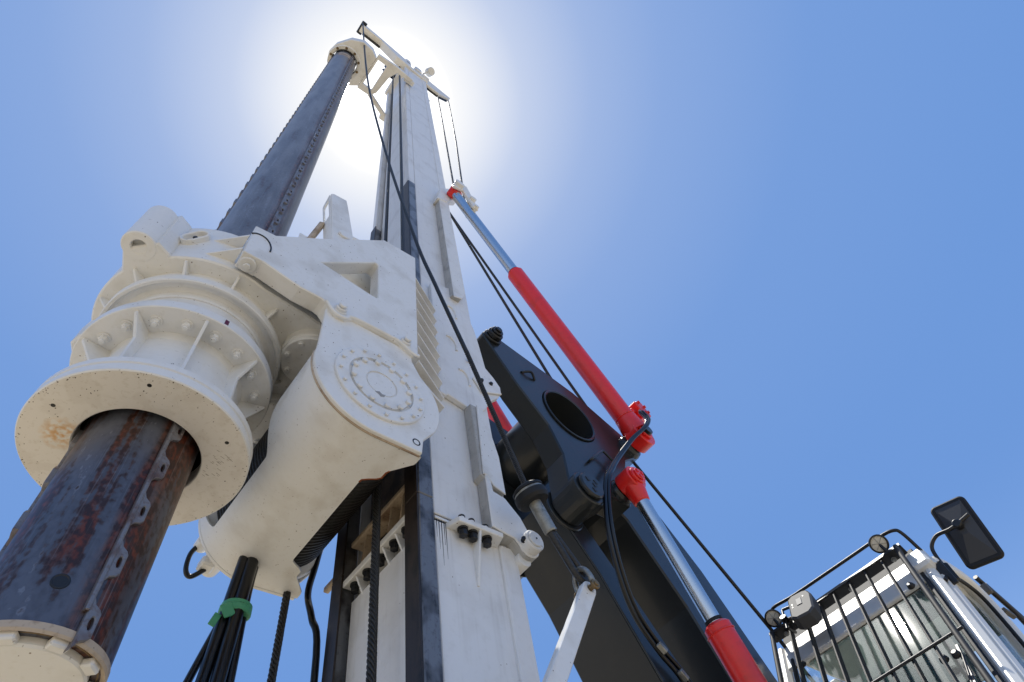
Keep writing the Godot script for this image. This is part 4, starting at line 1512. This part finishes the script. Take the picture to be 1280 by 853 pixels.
	put(b, "rear_wall", M.lining, t)
	b = MB.new()
	b.box(Vector3(4.86, 3.46, 0.86), Vector3(0.05, 0.18, 1.10), 0.01)
	put(b, "rear_wall", M.interior, t)
	b = MB.new()
	b.box(Vector3(4.86, 3.095, 0.86), Vector3(0.006, 0.55, 1.00), 0.001)
	put(b, "rear_glass", M.glass, t)
	# --- inside: seat, roof blind, console
	b = MB.new()
	b.box(Vector3(4.35, 2.62, 0.86), Vector3(0.50, 0.14, 0.50), 0.05)
	var seat := put(b, "seat", M.interior, t)
	b = MB.new()
	b.box(Vector3(4.58, 3.02, 0.86), Vector3(0.12, 0.70, 0.48), 0.05, Basis(Vector3(0, 0, 1), -0.15))
	put(b, "backrest", M.interior, seat)
	b = MB.new()
	b.box(Vector3(4.25, 3.50, 1.10), Vector3(0.45, 0.05, 0.34), 0.01)
	put(b, "roof_console", M.plastic, t)
	b = MB.new()
	b.box(P.call(1.20, 0.78, -0.24), Vector3(0.20, 0.34, 0.04), 0.01, bs)
	put(b, "display", M.interior, t)
	b = MB.new()
	b.box(Vector3(4.28, 3.40, 1.30), Vector3(0.50, 0.24, 0.03), 0.008)
	put(b, "added_dark_panel", M.interior, t)  # dark panel added behind the door opening so it looks black
	# --- wiper
	b = MB.new()
	b.cyl(P.call(1.19, 1.45, -0.10), P.call(1.285, 0.96, -0.095), 0.012, 0.008, 10)
	b.box(P.call(1.27, 1.05, -0.098), Vector3(0.016, 0.34, 0.014), 0.002, bs * Basis(Vector3(0, 0, 1), -0.1))
	var wp := put(b, "wiper", M.black, t)
	for q in [[1.20, 0.93], [1.262, 0.945], [1.262, 0.275], [0.455, 0.325]]:
		b = MB.new()
		var c: Vector3 = P.call(q[0], q[1], -0.100)
		b.cyl(c, c + dn * 0.03, 0.024, 0.018, 16, 0.006)
		put(b, "knob", M.black, t)
	# --- roof rail
	b = MB.new()
	b.sweep(smooth([Vector3(4.0, 3.72, 0.40), Vector3(4.0, 3.86, 0.41), Vector3(4.0, 3.852, 0.62), Vector3(4.0, 3.838, 1.10), Vector3(4.0, 3.832, 1.30), Vector3(4.0, 3.815, 1.392), Vector3(4.02, 3.78, 1.42), Vector3(4.08, 3.66, 1.43), Vector3(4.12, 3.60, 1.43)], 6), 0.011, 10)
	put(b, "roof_rail", M.black, t)
	# --- rear hand rail beside the door
	for q in [[0.0, 0.016], [0.09, 0.010], [0.15, 0.009]]:
		b = MB.new()
		b.sweep(PackedVector3Array([Vector3(4.72 + q[0], 3.655, 1.485), Vector3(4.98 + q[0], 3.50, 1.485), Vector3(5.05 + q[0] * 1.5, 3.20, 1.485), Vector3(5.0 + q[0] * 1.5, 2.4, 1.485)]), q[1], 8)
		put(b, "hand_rail", M.black, t)
	for q in [[Vector3(4.76, 3.58, 1.475), Vector3(0.05, 0.06, 0.05)], [Vector3(4.80, 3.42, 1.475), Vector3(0.16, 0.03, 0.03)], [Vector3(4.84, 3.24, 1.475), Vector3(0.18, 0.03, 0.03)]]:
		b = MB.new()
		b.box(q[0], q[1], 0.005)
		put(b, "rail_bracket", M.plastic, t)

	# --- round work lamps
	for q in [[Vector3(3.97, 3.795, 0.405), "round black work lamp at the guard corner nearest the boom"], [Vector3(3.97, 3.785, 1.275), "round black work lamp at the guard corner nearest the mirror"]]:
		var l := thing("work_lamp", q[1], "lamp", "round lamps on the cab guard")
		var c: Vector3 = q[0]
		var d := Vector3(-0.72, -0.55, 0.35).normalized()
		b = MB.new()
		b.lathe(PackedVector2Array([Vector2(0.0, -0.045), Vector2(0.045, -0.040), Vector2(0.056, -0.01), Vector2(0.058, 0.012), Vector2(0.050, 0.016), Vector2(0.047, 0.006)]), 32, MB.frame(c, c + d))
		put(b, "housing", M.black, l)
		b = MB.new()
		b.lathe(PackedVector2Array([Vector2(0.047, 0.006), Vector2(0.030, 0.010), Vector2(0.0, 0.012)]), 28, MB.frame(c, c + d))
		var ln := put(b, "lens", M.lens, l)
		b = MB.new()
		var f := MB.frame(c, c + d)
		for k in 3:
			b.box(c + d * 0.013, Vector3(0.086, 0.002, 0.002), 0.0005, f.basis * Basis(Vector3(0, 1, 0), k * PI / 3))
		put(b, "lens_rib", M.label, ln)
		b = MB.new()
		b.cyl(c, Vector3(c.x + 0.01, 3.722, c.z + 0.01), 0.010, -1, 8)
		put(b, "foot", M.black, l)

	# --- grey moulded camera box on a bent bracket
	var s2 := thing("sensor_box", "light grey moulded box on a bent bracket before the guard", "sensor box")
	b = MB.new()
	var bc := Vector3(3.86, 3.665, 0.665)
	var f2 := Basis(dv, 0.12) * bs
	var sx := Transform3D(f2, bc)
	var oct := pv([[-0.080, -0.105], [-0.045, -0.135], [0.045, -0.135], [0.080, -0.100], [0.088, 0.06], [0.070, 0.115], [0.040, 0.130], [-0.045, 0.130], [-0.078, 0.100]])
	b.prism(oct, -0.05, 0.05, 0.011, sx)
	put(b, "case", M.plastic, s2)
	b = MB.new()
	b.box(sx * Vector3(0.0, 0.02, 0.052), Vector3(0.036, 0.072, 0.004), 0.002, f2)
	put(b, "type_plate", M.label, s2)
	for q in [[-0.050, 0.02], [-0.050, -0.01], [0.035, 0.06]]:
		b = MB.new()
		b.box(sx * Vector3(q[0], q[1], 0.0505), Vector3(0.008, 0.014, 0.002), 0.0005, f2)
		put(b, "print_mark", M.greydark, s2)
	b = MB.new()
	b.box(sx * Vector3(-0.08, 0.02, -0.035), Vector3(0.05, 0.16, 0.05), 0.008, f2)
	put(b, "mount", M.black, s2)
	b = MB.new()
	b.sweep(PackedVector3Array([sx * Vector3(-0.04, 0.14, -0.02), sx * Vector3(-0.15, 0.16, -0.02), sx * Vector3(-0.155, 0.14, -0.02), sx * Vector3(-0.150, -0.07, -0.02)]), 0.010, 8)
	b.sweep(PackedVector3Array([sx * Vector3(-0.15, 0.03, -0.02), sx * Vector3(-0.07, 0.03, -0.03)]), 0.012, 8)
	b.cyl(sx * Vector3(-0.15, 0.03, -0.04), sx * Vector3(-0.15, 0.03, 0.01), 0.024, -1, 16)
	b.cyl(sx * Vector3(-0.15, -0.06, -0.02), P.call(0.50, 0.10, -0.03), 0.010, -1, 8)
	put(b, "bracket", M.greydark, s2)

	# --- wing mirror
	var w := thing("wing_mirror", "black rectangular wing mirror on a curved arm above the cab door", "mirror")
	var mc := Vector3(4.16, 3.645, 1.69)
	# corners read from its outline: slim, leaning panel whose glass looks rearwards
	var my := Vector3(-0.02, 0.395, 0.072).normalized()
	var mz := Vector3(0.06, -0.20, 1.0)
	mz = (mz - my * mz.dot(my)).normalized()
	var mx := my.cross(mz)
	var mxf := Transform3D(Basis(mz, my, mz.cross(my)), mc)
	var rim := PackedVector2Array()
	for q in [[1, 1, 0.0], [-1, 1, PI / 2], [-1, -1, PI], [1, -1, PI * 1.5]]:
		rim.append_array(circle(Vector2(q[0] * 0.072, q[1] * 0.172), 0.034, 6, q[2], q[2] + PI / 2))
	var zs := 1.0 if (mxf.basis.z).x < 0.0 else -1.0
	b = MB.new()
	b.prism(rim, -0.018 * zs, 0.016 * zs, 0.010, mxf)
	put(b, "rim", M.rubber, w)
	b = MB.new()
	# back shell: shallow pyramid
	var cr := [Vector3(-0.078, -0.178, 0.017 * zs), Vector3(0.078, -0.178, 0.017 * zs), Vector3(0.078, 0.178, 0.017 * zs), Vector3(-0.078, 0.178, 0.017 * zs)]
	var top := [Vector3(-0.018, -0.03, 0.050 * zs), Vector3(0.018, -0.03, 0.050 * zs), Vector3(0.018, 0.04, 0.050 * zs), Vector3(-0.018, 0.04, 0.050 * zs)]
	for k in 4:
		var k2 := (k + 1) % 4
		b.quad(mxf * cr[k], mxf * cr[k2], mxf * top[k2], mxf * top[k], mxf.basis * Vector3((cr[k].x + cr[k2].x), (cr[k].y + cr[k2].y), 0.1 * zs))
	b.quad(mxf * top[0], mxf * top[1], mxf * top[2], mxf * top[3], mxf.basis * Vector3(0, 0, zs))
	put(b, "back_shell", M.shell, w)
	b = MB.new()
	b.box(mxf * Vector3(0, 0, -0.0195 * zs), Vector3(0.17, 0.37, 0.004), 0.001, mxf.basis)
	put(b, "mirror_glass", M.chrome, w)
	b = MB.new()
	var kn: Vector3 = mxf * Vector3(-0.005, 0.03, 0.075 * zs)
	b.cyl(mxf * Vector3(-0.005, 0.03, 0.045 * zs), mxf * Vector3(-0.005, 0.03, 0.095 * zs), 0.030, 0.026, 24, 0.006)
	put(b, "ball_joint", M.black, w)
	b = MB.new()
	var armp := [mxf * Vector3(0.075, 0.060, 0.062 * zs), kn, mxf * Vector3(-0.06, 0.018, 0.075 * zs), Vector3(4.10, 3.692, 1.555), Vector3(4.10, 3.655, 1.490), Vector3(4.10, 3.58, 1.470), Vector3(4.10, 3.52, 1.470)]
	b.sweep(smooth(armp, 6), 0.0115, 10)
	put(b, "arm", M.black, w)
	b = MB.new()
	b.cyl(Vector3(4.10, 3.535, 1.470), Vector3(4.085, 3.42, 1.468), 0.025, -1, 18)
	b.box(Vector3(4.05, 3.47, 1.455), Vector3(0.02, 0.15, 0.05), 0.004)
	put(b, "clamp", M.black, w)

func build_ropes() -> void:
	var b: MB
	# auxiliary rope from the jib tip down to the swivel
	var t := thing("hoist_rope", "dark steel rope slanting across the mast from the jib tip to the hook", "rope")
	b = MB.new()
	var top := Vector3(-0.03, 16.9, 0.455)
	var sw := Vector3(1.555, 3.655, 0.60)
	var f := MB.frame(sw, sw + Vector3(0.12, -0.22, 0.0).normalized())
	var way := [Vector3(-0.06, 16.9, 0.45), Vector3(0.22, 12.9, 0.46), Vector3(0.44, 10.35, 0.47), Vector3(0.741, 7.98, 0.49), Vector3(1.021, 6.174, 0.52), Vector3(1.166, 5.512, 0.535), Vector3(1.34, 4.748, 0.56)]
	b.sweep(smooth(way, 8), 0.0145, 8)
	b.rope(Vector3(1.34, 4.748, 0.56), sw, 0.0155, 6, 0.11, 10)
	put(b, "rope", M.rope, t)
	var dd := (Vector3(1.653, 3.43, 0.60) - sw).normalized()
	b = MB.new()
	var s0 := sw + dd * 0.015
	b.lathe(PackedVector2Array([Vector2(0.015, -0.03), Vector2(0.060, -0.028), Vector2(0.078, -0.015), Vector2(0.080, -0.002), Vector2(0.074, 0.0), Vector2(0.074, 0.012), Vector2(0.082, 0.014), Vector2(0.083, 0.045), Vector2(0.074, 0.062), Vector2(0.025, 0.064)]), 40, MB.frame(s0, s0 + dd))
	put(b, "limit_weight", M.rubber, t)
	b = MB.new()
	b.lathe(PackedVector2Array([Vector2(0.0755, 0.001), Vector2(0.0755, 0.011)]), 40, MB.frame(s0, s0 + dd))
	put(b, "weight_band", M.galv, t)
	b = MB.new()
	var s1 := s0 + dd * 0.055
	b.lathe(PackedVector2Array([Vector2(0.012, 0.0), Vector2(0.029, 0.0), Vector2(0.031, 0.004), Vector2(0.031, 0.165), Vector2(0.028, 0.172), Vector2(0.020, 0.172), Vector2(0.020, 0.12)]), 24, MB.frame(s1, s1 + dd))
	put(b, "ferrule", M.galv, t)
	# rope loop below the ferrule
	b = MB.new()
	var e0 := s1 + dd * 0.16
	var hk := Vector3(1.778, 3.235, 0.60)
	var lp := []
	var q1 := (hk - e0).normalized()
	var q2 := q1.cross(Vector3(0, 0, 1)).normalized()
	for s in [-1.0, 1.0]:
		var l := [e0 + q2 * s * 0.008, e0 + q1 * 0.07 + q2 * s * 0.014, hk - q1 * 0.03 + q2 * s * 0.024, hk + q2 * s * 0.012 + q1 * 0.012, hk + q1 * 0.016]
		b.sweep(smooth(l, 6), 0.0165, 8)
	put(b, "rope_eye", M.rope, t)
	# shackle
	t = thing("shackle", "worn steel shackle joining the rope end to the white bar", "shackle")
	b = MB.new()
	var pc := Vector3(1.792, 3.175, 0.60)
	var sh := []
	for i in 13:
		var a := deg_to_rad(-65.0 + 310.0 * i / 12.0)
		sh.append(pc + Vector3(0, 0.048, 0) + Vector3(sin(a + PI) * 0.0, -cos(a + PI) * -0.0, 0))
	sh = [pc + Vector3(0.0, 0.0, -0.040), pc + Vector3(-0.01, 0.03, -0.046), pc + Vector3(-0.02, 0.075, -0.034), pc + Vector3(-0.025, 0.098, 0.0), pc + Vector3(-0.02, 0.075, 0.034), pc + Vector3(-0.01, 0.03, 0.046), pc + Vector3(0.0, 0.0, 0.040)]
	b.sweep(smooth(sh, 5), 0.0125, 10)
	put(b, "bow", M.galv, t)
	b = MB.new()
	b.cyl(pc + Vector3(0, 0, -0.065), pc + Vector3(0, 0, 0.062), 0.013, -1, 14)
	b.cyl(pc + Vector3(0, 0, 0.040), pc + Vector3(0, 0, 0.056), 0.024, -1, 16)
	b.bolt(pc + Vector3(0, 0, -0.056), Vector3(0, 0, -1), 0.018, 0.02)
	put(b, "pin", M.brass, t)
	# white bar
	t = thing("anchor_bar", "slim white flat bar below the shackle, slanting down beside the mast", "bar")
	b = MB.new()
	var dirb := (Vector3(1.462, 2.70, 0.60) - pc).normalized()
	var L := 0.95
	var px := dirb.cross(Vector3(0, 0, 1)).normalized()
	var xb := Transform3D(Basis(px, dirb, px.cross(dirb)), pc)
	var bar := circle(Vector2(0, 0.0), 0.036, 10, PI, TAU)
	bar.append_array(pv([[0.038, L], [-0.038, L]]))
	b.prism(bar, -0.018, 0.018, 0.004, xb, circle(Vector2(0.0, 0.0), 0.0145, 12))
	put(b, "bar", M.white, t)
	b = MB.new()
	var foot := pc + dirb * (L - 0.03)
	b.box(Vector3(foot.x + 0.05, foot.y, 0.47), Vector3(0.14, 0.10, 0.24), 0.006)
	put(b, "foot", M.white, t)

	# ropes running down the front of the mast
	t = thing("feed_rope", "thick twisted steel rope hanging in front of the lower mast", "rope")
	b = MB.new()
	b.rope(Vector3(1.0, 0.4, 0.20), Vector3(1.0, 4.02, 0.145), 0.0195, 6, 0.14, 12)
	put(b, "rope", M.rope, t)
	t = thing("main_rope", "dark rope running up the mast front, left one of the pair above the carriage", "rope")
	b = MB.new()
	b.sweep(PackedVector3Array([Vector3(1.0, 5.3, 0.105), Vector3(1.0, 16.4, 0.02)]), 0.017, 8)
	put(b, "rope", M.rope, t)
	t = thing("pulldown_rope", "dark rope running up the mast front, right one of the pair above the carriage", "rope")
	b = MB.new()
	b.sweep(PackedVector3Array([Vector3(1.0, 5.4, 0.385), Vector3(1.0, 16.4, 0.27)]), 0.017, 8)
	put(b, "rope", M.rope, t)
	t = thing("winch_rope", "twisted steel rope hanging from the underside of the winch, clear against the sky", "rope")
	b = MB.new()
	b.rope(Vector3(0.915, 0.3, -0.53), Vector3(0.915, 3.70, -0.53), 0.0195, 6, 0.14, 12)
	put(b, "rope", M.rope, t)
	# tail ropes from the rear of the crown
	t = thing("tail_rope", "thin cable dropping from the crown's rear arm, next to the mast", "cable", "tail cables")
	b = MB.new()
	b.sweep(PackedVector3Array([Vector3(1.99, 16.2, 0.30), Vector3(1.80, 9.0, 0.34)]), 0.013, 6)
	put(b, "cable", M.rope, t)
	t = thing("tail_rope", "thin cable dropping from the outer end of the crown's rear arm", "cable", "tail cables")
	b = MB.new()
	b.sweep(PackedVector3Array([Vector3(2.32, 16.6, 0.30), Vector3(2.13, 12.4, 0.33), Vector3(1.86, 8.55, 0.40)]), 0.013, 6)
	put(b, "cable", M.rope, t)
	# stay ropes between mast and booms
	t = thing("stay_rope", "dark cable below the red cylinder, nearer the mast", "cable", "stay cables")
	b = MB.new()
	b.sweep(PackedVector3Array([Vector3(1.71, 8.60, 0.24), Vector3(2.85, 5.30, 0.20)]), 0.014, 8)
	put(b, "cable", M.rope, t)
	t = thing("stay_rope", "dark cable running close under the red cylinder", "cable", "stay cables")
	b = MB.new()
	b.sweep(PackedVector3Array([Vector3(1.74, 8.75, 0.20), Vector3(3.22, 5.48, 0.18)]), 0.014, 8)
	put(b, "cable", M.rope, t)
	t = thing("stay_rope", "dark cable crossing open sky from the link to the cab", "cable", "stay cables")
	b = MB.new()
	b.sweep(PackedVector3Array([Vector3(3.20, 5.20, 0.28), Vector3(3.98, 3.78, 0.34), Vector3(4.6, 2.7, 0.36)]), 0.013, 8)
	put(b, "cable", M.rope, t)

func build_hoses() -> void:
	var b: MB
	# bundle under the winch
	var ends := [[Vector3(0.63, 3.52, -0.42), Vector3(0.60, 3.05, -0.42)], [Vector3(0.665, 3.52, -0.40), Vector3(0.645, 3.05, -0.38)], [Vector3(0.69, 3.52, -0.43), Vector3(0.70, 3.05, -0.42)], [Vector3(0.655, 3.52, -0.46), Vector3(0.55, 3.02, -0.47)]]
	var lab := ["thick black hose, leftmost of the strapped bundle under the winch", "thick glossy black hose in front of the strapped bundle under the winch", "black hose, rightmost of the strapped bundle under the winch", "thin black hose splaying out behind the strapped bundle under the winch"]
	for i in 4:
		var h := thing("hydraulic_hose", lab[i], "hose", "hoses strapped under the winch")
		b = MB.new()
		var r := [0.026, 0.029, 0.022, 0.016]
		var a: Vector3 = ends[i][0]
		var c: Vector3 = ends[i][1]
		b.sweep(smooth([a + Vector3(0.02, 0.30, 0.0), a, c, c + (c - a) * 1.3, c + (c - a) * 2.0 + Vector3(0.1, -0.6, 0.0)], 8), r[i], 12)
		put(b, "hose", M.hose, h)
	var s := thing("green_strap", "green tape wrapped round the black hose bundle", "strap")
	b = MB.new()
	var ring := PackedVector2Array()
	for k in 24:
		var a := TAU * k / 24
		ring.append(Vector2(0.66 + cos(a) * 0.066, -0.425 + sin(a) * 0.060))
	b.prism(ring, 3.372, 3.398, 0.006, flat_xf(0.0))
	var ring2 := PackedVector2Array()
	for q in ring:
		ring2.append((q - Vector2(0.66, -0.425)) * 1.04 + Vector2(0.657, -0.423))
	b.prism(ring2, 3.343, 3.376, 0.006, flat_xf(0.0))
	put(b, "wrap", M.green, s)
	b = MB.new()
	b.box(Vector3(0.61, 3.33, -0.375), Vector3(0.05, 0.06, 0.012), 0.004, Basis(Vector3(0, 0, 1), 0.6))
	b.box(Vector3(0.575, 3.29, -0.40), Vector3(0.03, 0.06, 0.010), 0.004, Basis(Vector3(0, 0, 1), -0.3))
	put(b, "tail", M.green, s)
	# fitting and loop at the far end of the winch
	var h2 := thing("winch_motor", "small pale winch motor with a looped black hose under the guard's far end", "motor")
	b = MB.new()
	b.cyl(Vector3(0.565, 3.74, -0.573), Vector3(0.565, 3.74, -0.70), 0.060, 0.045, 20)
	b.cyl(Vector3(0.48, 3.80, -0.573), Vector3(0.48, 3.80, -0.64), 0.035, -1, 16)
	b.box(Vector3(0.53, 3.70, -0.62), Vector3(0.07, 0.05, 0.08), 0.01)
	put(b, "motor_body", M.white, h2)
	b = MB.new()
	b.sweep(smooth([Vector3(0.47, 3.80, -0.62), Vector3(0.445, 3.74, -0.63), Vector3(0.45, 3.66, -0.64), Vector3(0.48, 3.63, -0.64), Vector3(0.53, 3.68, -0.63)], 6), 0.012, 8)
	put(b, "hose", M.hose, h2)
	# hose left of the mast
	var h3 := thing("hydraulic_hose", "thin black hose curving down just left of the mast edge", "hose")
	b = MB.new()
	b.sweep(smooth([Vector3(1.05, 4.10, -0.46), Vector3(1.03, 3.80, -0.50), Vector3(1.01, 3.62, -0.50), Vector3(1.02, 3.45, -0.44), Vector3(1.05, 3.25, -0.405), Vector3(1.06, 2.4, -0.40)], 6), 0.017, 10)
	put(b, "hose", M.hose, h3)
	b = MB.new()
	b.box(Vector3(1.09, 3.64, -0.42), Vector3(0.03, 0.03, 0.10), 0.004)
	put(b, "clip", M.cream, h3)
	# hoses along the boom
	var pts := [Vector3(3.15, 5.30, 0.595), Vector3(3.145, 5.18, 0.62), Vector3(3.05, 5.03, 0.61), Vector3(2.90, 4.87, 0.55), Vector3(2.70, 4.62, 0.49), Vector3(2.55, 4.42, 0.48), Vector3(2.46, 4.27, 0.47), Vector3(2.40, 3.97, 0.42), Vector3(2.45, 3.70, 0.34), Vector3(2.56, 3.50, 0.27), Vector3(2.72, 3.33, 0.24), Vector3(2.85, 3.20, 0.235), Vector3(3.0, 2.85, 0.235)]
	var lab2 := ["black hose from the red valve block, upper of the pair looping down the boom", "black hose from the red valve block, lower of the pair looping down the boom"]
	for i in 2:
		var h4 := thing("hydraulic_hose", lab2[i], "hose", "hoses looping down the boom")
		b = MB.new()
		var pp := []
		for q in pts:
			pp.append(q + Vector3(0.030 * i, 0.020 * i, 0.010 * i))
		b.sweep(smooth(pp, 6), 0.0135, 10)
		put(b, "hose", M.hose, h4)
		if i == 0:
			for q in [[2.715, 3.335, 0.27], [2.83, 3.215, 0.262]]:
				b = MB.new()
				b.box(Vector3(q[0], q[1], q[2]), Vector3(0.03, 0.06, 0.03), 0.004, Basis(Vector3(0, 0, 1), 0.8))
				put(b, "clip", M.galv, h4)
	var h5 := thing("hydraulic_hose", "black hose crossing between mast foot and boom at the bottom edge", "hose")
	b = MB.new()
	b.sweep(smooth([Vector3(1.60, 3.03, 0.05), Vector3(1.80, 2.96, 0.05), Vector3(2.05, 2.93, 0.05), Vector3(2.35, 2.88, 0.05), Vector3(2.6, 2.8, 0.05)], 6), 0.02, 10)
	put(b, "hose", M.hose, h5)
